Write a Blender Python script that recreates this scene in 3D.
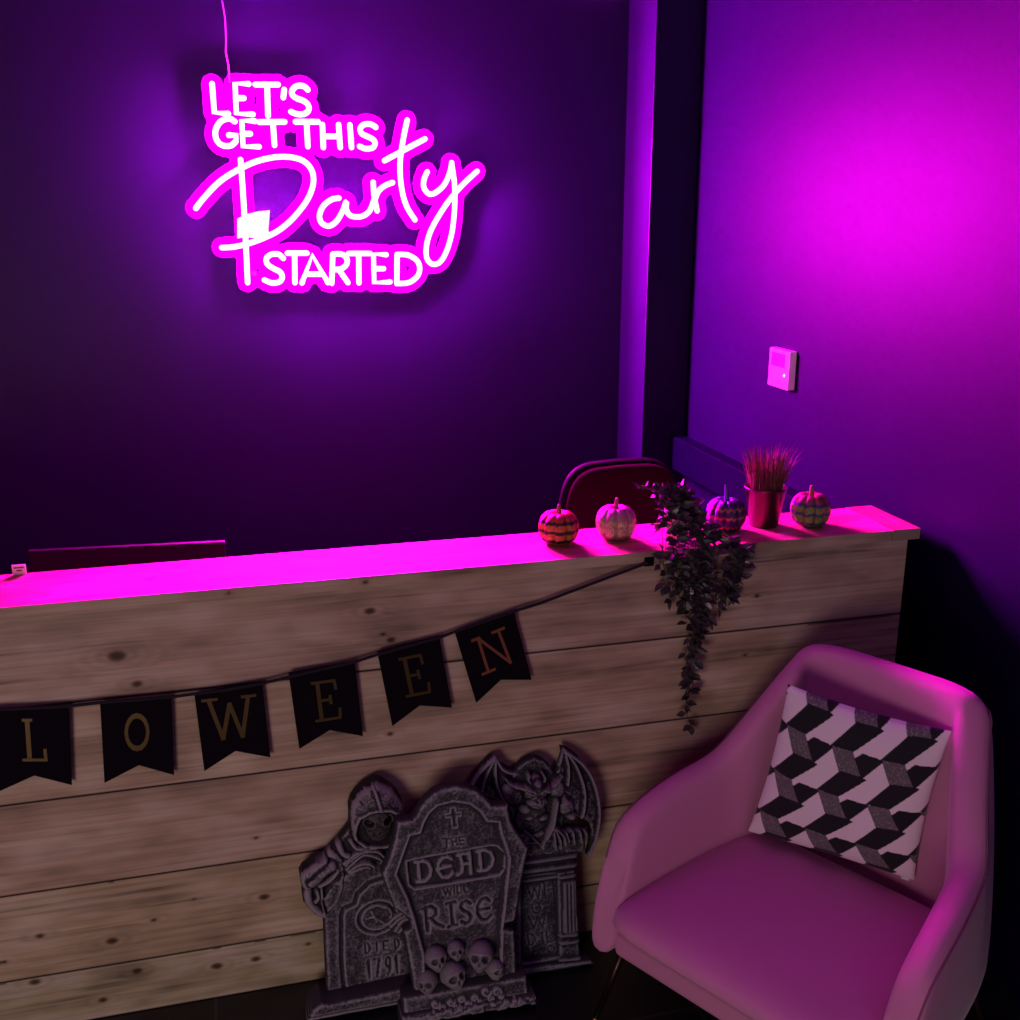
import bpy, bmesh, math, random
import numpy as np
from mathutils import Vector, Matrix

for o in list(bpy.data.objects):
    bpy.data.objects.remove(o)
SC = bpy.context.scene
COL = SC.collection
R = math.radians

# ------------------------------------------------------------------ camera
EYE = np.array([0.0, 0.0, 2.0])
FPX = 1081.0
PITCH, YAW = R(15.9), R(15.0)
cam_d = bpy.data.cameras.new('camera')
cam = bpy.data.objects.new('camera', cam_d)
COL.objects.link(cam)
cam.location = EYE
cam.rotation_euler = (R(90) - PITCH, 0, -YAW)
cam_d.sensor_width = 36.0
cam_d.lens = 36.0 * FPX / 1020.0
cam_d.clip_start = 0.02
SC.camera = cam

# ------------------------------------------------------------------ world, light, exposure
world = bpy.data.worlds.new('world')
SC.world = world
world.use_nodes = True
world.node_tree.nodes['Background'].inputs[0].default_value = (0.02, 0.02, 0.06, 1)
world.node_tree.nodes['Background'].inputs[1].default_value = 0.1
SC.view_settings.view_transform = 'Standard'
SC.view_settings.look = 'None'
SC.view_settings.exposure = 0.0
SC.view_settings.gamma = 1.0
SC.view_settings.use_curve_mapping = False

NEON = (1.0, 0.0013, 0.80)
NEON_S = 1400.0


def area_light(name, loc, target, size, power, color):
    d = bpy.data.lights.new(name, 'AREA')
    d.shape = 'DISK'
    d.size = size
    d.energy = power
    d.color = color
    o = bpy.data.objects.new(name, d)
    COL.objects.link(o)
    o.location = loc
    o.rotation_euler = (Vector(target) - Vector(loc)).to_track_quat('-Z', 'Y').to_euler()
    return o


area_light('room_lamp', (-1.45, -1.0, 0.85), (0.2, 2.5, 0.35), 1.3, 33.0, (1.0, 0.77, 0.74))

area_light('fill_light', (0.9, -1.2, 2.8), (1.3, 1.6, 0.4), 1.4, 7.0, (0.80, 0.62, 1.0))  # added unseen fill, lifts the dark lower right wall

# ------------------------------------------------------------------ pixel to place helpers (the photograph's own perspective)
_cy, _sy = math.cos(YAW), math.sin(YAW)
FW = np.array([_sy * math.cos(PITCH), _cy * math.cos(PITCH), -math.sin(PITCH)])
RT = np.array([_cy, -_sy, 0.0])
UP = np.cross(RT, FW)


def ray(x, y):
    return (x - 510) * RT + (510 - y) * UP + FPX * FW


def on_axis(x, y, ax, val):
    d = ray(x, y)
    t = (val - EYE[ax]) / d[ax]
    return EYE + t * d


class Plane:
    lift = 0.0       # height above the plane at which a pixel is read
    """a tilted plane: origin, right axis A, up axis B, normal N towards the viewer"""
    def __init__(s, O, A, B):
        s.O = np.array(O, float)
        s.A = np.array(A, float) / np.linalg.norm(A)
        B = np.array(B, float)
        B = B - s.A * (B @ s.A)
        s.B = B / np.linalg.norm(B)
        s.N = np.cross(s.A, s.B)

    def loc(s, x, y):
        d = ray(x, y)
        t = ((s.O + s.N * s.lift - EYE) @ s.N) / (d @ s.N)
        q = EYE + t * d - s.O
        return np.array([q @ s.A, q @ s.B])

    def poly(s, pts, scale=1.0, ox=0.0, oy=0.0):
        return np.array([s.loc(ox + x / scale, oy + y / scale) for x, y in pts])

    def matrix(s):
        m = Matrix.Identity(4)
        for i in range(3):
            m[i][0], m[i][1], m[i][2], m[i][3] = s.A[i], s.B[i], s.N[i], s.O[i]
        return m


# ------------------------------------------------------------------ object helpers
def link_mesh(name, verts, faces, mat=None, parent=None, smooth=False, colors=None):
    me = bpy.data.meshes.new(name)
    me.from_pydata([tuple(map(float, v)) for v in verts], [], [tuple(int(i) for i in f) for f in faces])
    me.update()
    if smooth:
        me.polygons.foreach_set('use_smooth', [True] * len(me.polygons))
    if colors is not None:
        ca = me.color_attributes.new('Col', 'FLOAT_COLOR', 'POINT')
        c = np.ones((len(verts), 4), np.float32)
        c[:, :3] = colors
        ca.data.foreach_set('color', c.ravel())
    if mat:
        me.materials.append(mat)
    o = bpy.data.objects.new(name, me)
    COL.objects.link(o)
    if parent:
        o.parent = parent
    return o


def empty(name, loc=(0, 0, 0), rz=0.0):
    o = bpy.data.objects.new(name, None)
    o.empty_display_size = 0.05
    COL.objects.link(o)
    o.location = loc
    o.rotation_euler = (0, 0, rz)
    return o


def tag(o, label, cat, group=None):
    o['label'] = label
    o['category'] = cat
    if group:
        o['group'] = group
    return o


def struct(o):
    o['kind'] = 'structure'
    return o


def bevel(o, w, seg=2):
    m = o.modifiers.new('bevel', 'BEVEL')
    m.width = w
    m.segments = seg
    m.limit_method = 'ANGLE'
    return o


def subsurf(o, n=1):
    m = o.modifiers.new('sub', 'SUBSURF')
    m.levels = n
    m.render_levels = n
    return o


class MB:
    def __init__(s):
        s.v, s.f = [], []

    def add(s, v, f):
        b = len(s.v)
        s.v += [tuple(map(float, p)) for p in v]
        s.f += [tuple(int(i) + b for i in q) for q in f]
        return s

    def box(s, x0, x1, y0, y1, z0, z1):
        v = [(x, y, z) for z in (z0, z1) for y in (y0, y1) for x in (x0, x1)]
        return s.add(v, [(0, 2, 3, 1), (4, 5, 7, 6), (0, 1, 5, 4), (1, 3, 7, 5), (3, 2, 6, 7), (2, 0, 4, 6)])

    def tube(s, pts, rad, n=8, caps=True, round_caps=False):
        P = [np.array(p, float) for p in pts]
        if not hasattr(rad, '__len__'):
            rad = [rad] * len(P)
        rad = list(rad)
        if round_caps:
            t0 = P[0] - P[1]; t0 /= np.linalg.norm(t0)
            t1 = P[-1] - P[-2]; t1 /= np.linalg.norm(t1)
            r0, r1 = rad[0], rad[-1]
            a = [P[0] + t0 * r0 * k for k in (1.0, 0.87, 0.5)]
            b = [P[-1] + t1 * r1 * k for k in (0.5, 0.87, 1.0)]
            P = a + P + b
            rad = [r0 * .08, r0 * .5, r0 * .87] + rad + [r1 * .87, r1 * .5, r1 * .08]
        rings, nrm = [], None
        for i, p in enumerate(P):
            a = P[max(i - 1, 0)]; b = P[min(i + 1, len(P) - 1)]
            t = b - a
            t = t / (np.linalg.norm(t) + 1e-12)
            if nrm is None:
                h = np.array([0, 0, 1.0]) if abs(t[2]) < .9 else np.array([0, 1.0, 0])
                nrm = np.cross(t, h)
            nrm = nrm - t * (nrm @ t)
            nrm /= np.linalg.norm(nrm) + 1e-12
            bi = np.cross(t, nrm)
            rings.append([p + rad[i] * (math.cos(2 * math.pi * k / n) * nrm + math.sin(2 * math.pi * k / n) * bi) for k in range(n)])
        v = [q for r_ in rings for q in r_]
        f = []
        for i in range(len(rings) - 1):
            for k in range(n):
                k2 = (k + 1) % n
                f.append((i * n + k, i * n + k2, (i + 1) * n + k2, (i + 1) * n + k))
        if caps:
            f.append(tuple(range(n - 1, -1, -1)))
            f.append(tuple((len(rings) - 1) * n + k for k in range(n)))
        return s.add(v, f)

    def lathe(s, prof, n=32, c=(0, 0, 0)):
        v, f = [], []
        for r_, z in prof:
            for k in range(n):
                a = 2 * math.pi * k / n
                v.append((c[0] + r_ * math.cos(a), c[1] + r_ * math.sin(a), c[2] + z))
        for i in range(len(prof) - 1):
            for k in range(n):
                k2 = (k + 1) % n
                f.append((i * n + k, i * n + k2, (i + 1) * n + k2, (i + 1) * n + k))
        f.append(tuple(range(n - 1, -1, -1)))
        f.append(tuple((len(prof) - 1) * n + k for k in range(n)))
        return s.add(v, f)

    def prism(s, poly, d0, d1):
        """2D polygon (a,b) extruded along third axis from d0 to d1"""
        n = len(poly)
        v = [(a, b, d0) for a, b in poly] + [(a, b, d1) for a, b in poly]
        f = [tuple(range(n - 1, -1, -1)), tuple(range(n, 2 * n))]
        f += [(i, (i + 1) % n, n + (i + 1) % n, n + i) for i in range(n)]
        return s.add(v, f)

    def build(s, name, mat=None, parent=None, smooth=False):
        o = link_mesh(name, s.v, s.f, mat, parent, smooth)
        bm = bmesh.new(); bm.from_mesh(o.data)
        bmesh.ops.recalc_face_normals(bm, faces=bm.faces)
        bm.to_mesh(o.data); bm.free()
        return o


def catmull(pts, per=6, closed=False):
    P = [np.array(p, float) for p in pts]
    out = []
    n = len(P)
    rng = range(n if closed else n - 1)
    for i in rng:
        p0 = P[(i - 1) % n] if closed else P[max(i - 1, 0)]
        p1 = P[i]; p2 = P[(i + 1) % n]
        p3 = P[(i + 2) % n] if closed else P[min(i + 2, n - 1)]
        for k in range(per):
            t = k / per
            out.append(.5 * ((2 * p1) + (-p0 + p2) * t + (2 * p0 - 5 * p1 + 4 * p2 - p3) * t * t + (-p0 + 3 * p1 - 3 * p2 + p3) * t ** 3))
    if not closed:
        out.append(P[-1])
    return out


# 2D field helpers --------------------------------------------------
def seg_dist(X, Y, pts, closed=False):
    d = np.full(X.shape, 1e9)
    P = list(pts)
    if closed:
        P = P + [P[0]]
    if len(P) == 1:
        return np.hypot(X - P[0][0], Y - P[0][1])
    for (ax, ay), (bx, by) in zip(P[:-1], P[1:]):
        vx, vy = bx - ax, by - ay
        L = vx * vx + vy * vy + 1e-12
        t = np.clip(((X - ax) * vx + (Y - ay) * vy) / L, 0, 1)
        d = np.minimum(d, np.hypot(X - ax - t * vx, Y - ay - t * vy))
    return d


def inside(X, Y, poly):
    r_ = np.zeros(X.shape, bool)
    n = len(poly)
    for i in range(n):
        x0, y0 = poly[i]; x1, y1 = poly[(i + 1) % n]
        if y0 == y1:
            continue
        c = ((y0 > Y) != (y1 > Y)) & (X < (x1 - x0) * (Y - y0) / (y1 - y0) + x0)
        r_ ^= c
    return r_


def sdf(X, Y, poly):
    d = seg_dist(X, Y, poly, True)
    return np.where(inside(X, Y, poly), d, -d)      # positive inside


def sstep(a, b, x):
    t = np.clip((x - a) / (b - a), 0, 1)
    return t * t * (3 - 2 * t)


_rng = np.random.RandomState(7)
_lat = _rng.rand(256, 256)


def vnoise(x, y):
    xi = np.floor(x).astype(int); yi = np.floor(y).astype(int)
    fx = x - xi; fy = y - yi
    fx = fx * fx * (3 - 2 * fx); fy = fy * fy * (3 - 2 * fy)
    g = lambda a, b: _lat[a % 256, b % 256]
    return (g(xi, yi) * (1 - fx) + g(xi + 1, yi) * fx) * (1 - fy) + (g(xi, yi + 1) * (1 - fx) + g(xi + 1, yi + 1) * fx) * fy


def fbm(x, y, o=4):
    s_, a, t = 0, 1.0, 0
    for k in range(o):
        s_ = s_ + a * vnoise(x * 2 ** k + 17.3 * k, y * 2 ** k + 9.1 * k)
        t += a; a *= .5
    return s_ / t


# ------------------------------------------------------------------ materials
def mat(name, color, rough=.6, metal=0.0, spec=.5, sheen=0.0, emit=None, es=0.0):
    m = bpy.data.materials.new(name)
    m.use_nodes = True
    b = m.node_tree.nodes['Principled BSDF']
    b.inputs['Base Color'].default_value = (*color, 1)
    b.inputs['Roughness'].default_value = rough
    b.inputs['Metallic'].default_value = metal
    b.inputs['Specular IOR Level'].default_value = spec
    if sheen:
        b.inputs['Sheen Weight'].default_value = sheen
        b.inputs['Sheen Roughness'].default_value = .4
    if emit:
        b.inputs['Emission Color'].default_value = (*emit, 1)
        b.inputs['Emission Strength'].default_value = es
    return m


def nodes(m):
    return m.node_tree.nodes, m.node_tree.links, m.node_tree.nodes['Principled BSDF']


def add_noise_color(m, c1, c2, scale=8.0, detail=6, lo=.3, hi=.7, stretch=(1, 1, 1)):
    N, L, b = nodes(m)
    tc = N.new('ShaderNodeTexCoord'); mp = N.new('ShaderNodeMapping')
    mp.inputs['Scale'].default_value = stretch
    L.new(tc.outputs['Object'], mp.inputs[0])
    t = N.new('ShaderNodeTexNoise'); t.inputs['Scale'].default_value = scale; t.inputs['Detail'].default_value = detail
    L.new(mp.outputs[0], t.inputs['Vector'])
    r_ = N.new('ShaderNodeValToRGB')
    r_.color_ramp.elements[0].position = lo; r_.color_ramp.elements[0].color = (*c1, 1)
    r_.color_ramp.elements[1].position = hi; r_.color_ramp.elements[1].color = (*c2, 1)
    L.new(t.outputs['Fac'], r_.inputs[0]); L.new(r_.outputs[0], b.inputs['Base Color'])
    return t


def add_bump(m, scale=200.0, strength=.2, dist=.002, detail=3):
    N, L, b = nodes(m)
    tc = N.new('ShaderNodeTexCoord')
    t = N.new('ShaderNodeTexNoise'); t.inputs['Scale'].default_value = scale; t.inputs['Detail'].default_value = detail
    L.new(tc.outputs['Object'], t.inputs['Vector'])
    bp = N.new('ShaderNodeBump'); bp.inputs['Strength'].default_value = strength; bp.inputs['Distance'].default_value = dist
    L.new(t.outputs['Fac'], bp.inputs['Height']); L.new(bp.outputs[0], b.inputs['Normal'])
    return m


def vcol(m):
    N, L, b = nodes(m)
    a = N.new('ShaderNodeVertexColor'); a.layer_name = 'Col'
    L.new(a.outputs[0], b.inputs['Base Color'])
    return m


M_wall = mat('navy_paint', (.016, .006, .060), .50, spec=.22)
add_noise_color(M_wall, (.0062, .0010, .027), (.0074, .0012, .032), 3.0)
add_bump(M_wall, 90, .12, .001)
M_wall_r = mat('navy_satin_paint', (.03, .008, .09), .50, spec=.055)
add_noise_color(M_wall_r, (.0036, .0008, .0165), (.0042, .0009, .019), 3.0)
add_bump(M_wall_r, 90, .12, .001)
M_ceil = mat('ceiling_paint', (.05, .04, .07), .9)
M_floor = mat('black_tile', (.006, .006, .008), .35)
M_trunk = mat('blue_trunking', (.0004, .0010, .008), .7, spec=.04)
M_wood = vcol(mat('whitewashed_wood', (.5, .4, .3), .55, spec=.35))
M_woodside = mat('wood_side', (.32, .24, .17), .65)
M_black = mat('black_plastic', (.008, .008, .010), .45)
M_dark = mat('dark_metal', (.05, .025, .022), .35, metal=.8)
M_steel = mat('brushed_metal', (.15, .125, .10), .30, metal=1.0)
M_brass = mat('brass', (.35, .22, .10), .3, metal=1.0)
M_white = mat('white_plastic', (.80, .78, .80), .4)
M_screen = mat('grey_screen', (.12, .10, .13), .25)
M_paper = mat('white_paper', (.8, .78, .76), .8)
M_ink = mat('dark_print', (.05, .04, .05), .8)

# floor tiles with thin grout lines
def floor_mat():
    N, L, b = nodes(M_floor)
    tc = N.new('ShaderNodeTexCoord')
    br = N.new('ShaderNodeTexBrick')
    br.offset = 0.0
    br.inputs['Scale'].default_value = 1.0
    br.inputs['Brick Width'].default_value = .6
    br.inputs['Row Height'].default_value = .6
    br.inputs['Mortar Size'].default_value = .004
    br.inputs['Color1'].default_value = (.005, .005, .007, 1)
    br.inputs['Color2'].default_value = (.007, .006, .009, 1)
    br.inputs['Mortar'].default_value = (.04, .03, .035, 1)
    mp = N.new('ShaderNodeMapping'); mp.inputs['Location'].default_value = (.13, .27, 0)
    L.new(tc.outputs['Object'], mp.inputs[0]); L.new(mp.outputs[0], br.inputs['Vector'])
    L.new(br.outputs['Color'], b.inputs['Base Color'])
floor_mat()

# ------------------------------------------------------------------ the room
XW = 1.89        # right wall
YB = 4.47        # back wall
YP = 4.176       # front of the corner pillar
XL, YF, ZC = -3.0, -2.6, 3.0
struct(MB().box(XL - .1, XW + .1, YF - .1, YB + .1, -.1, 0).build('floor', M_floor))
struct(MB().box(XL - .1, XW + .1, YF - .1, YB + .1, ZC, ZC + .1).build('ceiling', M_ceil))
struct(MB().box(XL, XW, YB, YB + .1, 0, ZC).build('wall_back', M_wall))
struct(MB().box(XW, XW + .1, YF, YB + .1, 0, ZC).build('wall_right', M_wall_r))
struct(MB().box(XL - .1, XL, YF, YB + .1, 0, ZC).build('wall_left', M_wall))
struct(MB().box(XL, XW, YF - .1, YF, 0, ZC).build('wall_front', M_wall))
struct(bevel(MB().box(1.696, XW, YP, YB, 0, ZC).build('wall_corner', M_wall), .003))
# boxed trunking along the right wall
struct(bevel(MB().box(XW - .062, XW, 2.70, YP, .905, 1.045).build('trim_1', M_trunk), .004))

# fitting high on the back wall (only its lower edge is in the photograph)
def wall_fitting():
    t = empty('wall_fitting', (1.67, YB, 2.80))
    tag(t, 'pale fitting high on the back wall beside the corner pillar', 'wall fitting')
    f = MB()
    prof = [(-.19, .0), (-.04, -.004), (-.02, -.012), (0, -.008), (.006, .006), (.006, .075), (-.19, .075)]
    v0 = [(a, -.045, z) for a, z in prof]; v1 = [(a, 0, z) for a, z in prof]
    n = len(prof)
    f.add(v0 + v1, [tuple(range(n)), tuple(range(2 * n - 1, n - 1, -1))] + [(i, n + i, n + (i + 1) % n, (i + 1) % n) for i in range(n)])
    bevel(f.build('housing', M_white, t), .003)
    MB().box(-.17, -.02, -.052, -.044, .02, .06).build('cover', M_white, t)
wall_fitting()

# ------------------------------------------------------------------ reception counter
YC = 2.486       # front face of the counter
ZT = 1.131       # its top
counter = empty('reception_counter', (.35, YC + .12, 0))
tag(counter, 'long reception counter clad in whitewashed horizontal wooden planks, with a narrow wooden ledge on top', 'counter')
CX0, CX1 = -1.25, 1.812
OC = np.array([.35, YC + .12, 0])


def wood_color(X, Z, knots, seed, tint=(1, 1, 1), patch=1.0):
    """X along the grain, Z across, metres. returns rgb"""
    z = Z.copy(); x = X + seed * 3.7
    ring = np.zeros_like(X); kn = np.zeros_like(X)
    for kx, kz, r_ in knots:
        dx = (X - kx) / 2.2; dz = Z - kz
        d = np.hypot(dx, dz)
        z = z + np.sign(dz) * (-.5 * r_) * np.exp(-(d / (2.2 * r_)) ** 2)
        kn = np.maximum(kn, np.exp(-((np.hypot((X - kx) / 1.5, dz) + .15 * r_ * (fbm(X * 90 + seed, Z * 90) - .5)) / (r_ * .80)) ** 4))
        ring = np.maximum(ring, .5 * np.exp(-(d / (2.3 * r_)) ** 2) * (.5 + .5 * np.sin(d * 420)))
    w = z + .012 * (fbm(x * 1.3, Z * 6, 3) - .5)
    g1 = fbm(x * 2.2, w * 150 + seed * 5, 4)
    g2 = fbm(x * 6, w * 420 + seed, 2)
    cath = .5 + .5 * np.sin(w * 300 + 7 * fbm(x * .8, w * 9 + seed, 3))
    pt = fbm(x * 7 + seed * 3, Z * 16, 3)
    streak = sstep(.62, .80, fbm(x * 2.6 + 40 + seed, w * 75, 3)) * sstep(.45, .62, fbm(x * 1.7 + seed, Z * 9 + 3, 2))
    v = 1.0 + .42 * (g1 - .5) + .34 * (g2 - .5) - .12 * cath ** 5 + .95 * patch * (pt - .5) - .42 * streak
    v = v * (1 - .85 * kn) * (1 - .42 * ring)
    base = np.array([.47, .335, .235]) * np.array(tint)
    c = base * np.clip(v, .08, 1.6)[..., None]
    grey = sstep(.50, .70, pt)[..., None] * .35 * patch
    c = c * (1 - grey) + grey * np.clip(v, 0, 1.5)[..., None] * np.array([.42, .36, .30])
    c = np.where(kn[..., None] > .4, c * np.array([1.0, .72, .62]), c)
    return c


def plank(z0, z1, x0, x1, knots_px, seed, tint, name='front_plank', horizontal=None, patch=1.0):
    """front plank: dense face with grain colours and a thin groove at its lower edge"""
    kn = []
    for px, py, r_ in knots_px:
        p = on_axis(px, py, 1, YC)
        kn.append((p[0], p[2], r_))
    vx0 = -.62
    xs = np.concatenate([[x0], np.arange(vx0, x1 - .002, .0042), [x1]])
    nz = max(4, int((z1 - z0) / .0034))
    zs = np.linspace(z0 + .0018, z1 - .0012, nz)
    X, Z = np.meshgrid(xs, zs)
    C = wood_color(X, Z, kn, seed, tint, patch)
    e = np.minimum(Z - z0, z1 - Z)
    wob = .0018 * fbm(X * 9 + seed, Z * 0 + seed, 3)
    C = C * (1 - .70 * (e < .0030 + wob * 1.2))[..., None]
    nx = len(xs)
    V = [(x - OC[0], YC - OC[1], z) for x, z in zip(X.ravel(), Z.ravel())]
    F = [(j * nx + i, j * nx + i + 1, (j + 1) * nx + i + 1, (j + 1) * nx + i) for j in range(nz - 1) for i in range(nx - 1)]
    # edges going back 18 mm
    b = len(V)
    top = [(nz - 1) * nx, nz * nx - 1]; bot = [0, nx - 1]
    V += [(V[k][0], V[k][1] + .018, V[k][2]) for k in (bot[0], bot[1], top[1], top[0])]
    F += [tuple(list(range(0, nx)) [::-1]) + (b, b + 1)]
    F += [tuple(range((nz - 1) * nx, nz * nx)) + (b + 2, b + 3)]
    F += [(b, b + 3) + tuple(j * nx for j in range(nz - 1, -1, -1))]
    F += [(b + 1,) + tuple(j * nx + nx - 1 for j in range(nz)) + (b + 2,)]
    F += [(b, b + 1, b + 2, b + 3)]
    cc = np.concatenate([C.reshape(-1, 3), np.tile([.2, .13, .09], (4, 1))])
    return link_mesh(name, V, F, M_wood, counter, False, cc)


SE = [1.1015, .878, .634, .392, .153, 0.0]
plank(SE[1], SE[0], CX0, CX1, [(117, 656, .018), (137, 684, .010), (370, 611, .011), (391, 640, .009), (383, 634, .006), (757, 596, .006)], 1.3, (1.0, .97, 1.0))
plank(SE[2], SE[1], CX0, CX1, [(390, 734, .007), (745, 655, .005)], 4.1, (1.02, 1.0, .98))
plank(SE[3], SE[2], CX0, CX1, [(256, 838, .005)], 7.7, (1.0, .96, .96))
plank(SE[4], SE[3], CX0, CX1, [(40, 936, .008), (112, 941, .012), (264, 897, .011), (194, 899, .004), (4, 962, .006), (154, 920, .006)], 11.2, (1.04, 1.08, .96))
plank(SE[5], SE[4], CX0, CX1, [(35, 982, .011), (217, 966, .012), (256, 959, .010), (103, 1000, .009), (137, 971, .010), (308, 944, .006)], 15.9, (.90, 1.04, .90), patch=1.3)


def worktop():
    x1 = 1.838
    xs = np.concatenate([[CX0], np.arange(-.62, x1 - .09, .006), [x1 - .088]])
    ys = np.linspace(YC - .014, YC + .224, 46)
    X, Y = np.meshgrid(xs, ys)
    C = wood_color(X, Y * 1.0, [(-.2, YC + .1, .010), (.5, YC + .05, .006)], 21.0, (1.0, .95, .55))
    nx, ny = len(xs), len(ys)
    V = [(x - OC[0], y - OC[1], ZT) for x, y in zip(X.ravel(), Y.ravel())]
    F = [(j * nx + i, j * nx + i + 1, (j + 1) * nx + i + 1, (j + 1) * nx + i) for j in range(ny - 1) for i in range(nx - 1)]
    cols = [C.reshape(-1, 3)]
    # front fascia of the ledge
    zs = np.linspace(ZT, ZT - .029, 8)
    b = len(V)
    X2, Z2 = np.meshgrid(xs, zs)
    C2 = wood_color(X2, Z2, [(.30, ZT - .015, .006), (-.02, ZT - .012, .005)], 25.0, (1.0, .97, .95))
    V += [(x - OC[0], YC - .014 - OC[1], z) for x, z in zip(X2.ravel(), Z2.ravel())]
    F += [(b + (j + 1) * nx + i, b + (j + 1) * nx + i + 1, b + j * nx + i + 1, b + j * nx + i) for j in range(7) for i in range(nx - 1)]
    cols.append(C2.reshape(-1, 3))
    b = len(V)
    q = [(CX0, YC - .014), (x1 - .088, YC - .014), (x1 - .088, YC + .224), (CX0, YC + .224)]
    V += [(x - OC[0], y - OC[1], z) for z in (ZT - .029, ZT) for x, y in q]
    F += [(b + 3, b + 2, b + 1, b), (b + 2, b + 3, b + 7, b + 6), (b + 1, b + 2, b + 6, b + 5), (b + 3, b, b + 4, b + 7)]
    cols.append(np.tile([.3, .22, .16], (8, 1)))
    link_mesh('worktop', V, F, M_wood, counter, False, np.concatenate(cols))
    # end batten running across the right end
    xs = np.linspace(x1 - .086, x1, 22); ys = np.linspace(YC - .015, YC + .226, 60)
    X, Y = np.meshgrid(xs, ys)
    C = wood_color(Y, X, [], 31.0, (1.05, 1.0, .55))
    nx, ny = len(xs), len(ys)
    V = [(x - OC[0], y - OC[1], ZT + .0015) for x, y in zip(X.ravel(), Y.ravel())]
    F = [(j * nx + i, j * nx + i + 1, (j + 1) * nx + i + 1, (j + 1) * nx + i) for j in range(ny - 1) for i in range(nx - 1)]
    b = len(V)
    q = [(xs[0], ys[0]), (xs[-1], ys[0]), (xs[-1], ys[-1]), (xs[0], ys[-1])]
    V += [(x - OC[0], y - OC[1], z) for z in (ZT - .029, ZT + .0015) for x, y in q]
    F += [(b + 3, b + 2, b + 1, b), (b, b + 1, b + 5, b + 4), (b + 1, b + 2, b + 6, b + 5), (b + 2, b + 3, b + 7, b + 6), (b + 3, b, b + 4, b + 7)]
    link_mesh('end_batten', V, F, M_wood, counter, False, np.concatenate([C.reshape(-1, 3), np.tile([.34, .25, .18], (8, 1))]))
    MB().box(CX0 - OC[0], CX1 - OC[0], YC + .0185 - OC[1], YC + .21 - OC[1], 0, ZT - .0295).build('carcass', M_woodside, counter)
    MB().box(CX1 - OC[0] + .0005, XW - OC[0] - .001, YC + .12 - OC[1], YC + .14 - OC[1], 0, ZT - .06).build('light_blocker', M_black, counter)  # added panel that stops sign light coming through the wall gap
worktop()

# ------------------------------------------------------------------ neon sign
M_tube = mat('pink_neon_tube', (.9, .3, .9), .4, emit=NEON, es=NEON_S)
M_acry = mat('pink_acrylic_backing', (.06, .0004, .06), .6, spec=.0)
M_cord = mat('clear_cord', (.6, .35, .6), .3)
YS = YB - .075
sign = empty('neon_sign', (.44, YS, 2.04))
tag(sign, 'glowing pink neon sign reading LET\'S GET THIS Party STARTED on the back wall', 'neon sign')
OS = np.array([.44, YS, 2.04])
Ssc, Sx, Sy = 1020 / 330.0, 170.0, 60.0


def sp(x, y):
    p = on_axis(Sx + x / Ssc, Sy + y / Ssc, 1, YS)
    return (p[0], p[2])


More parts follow.
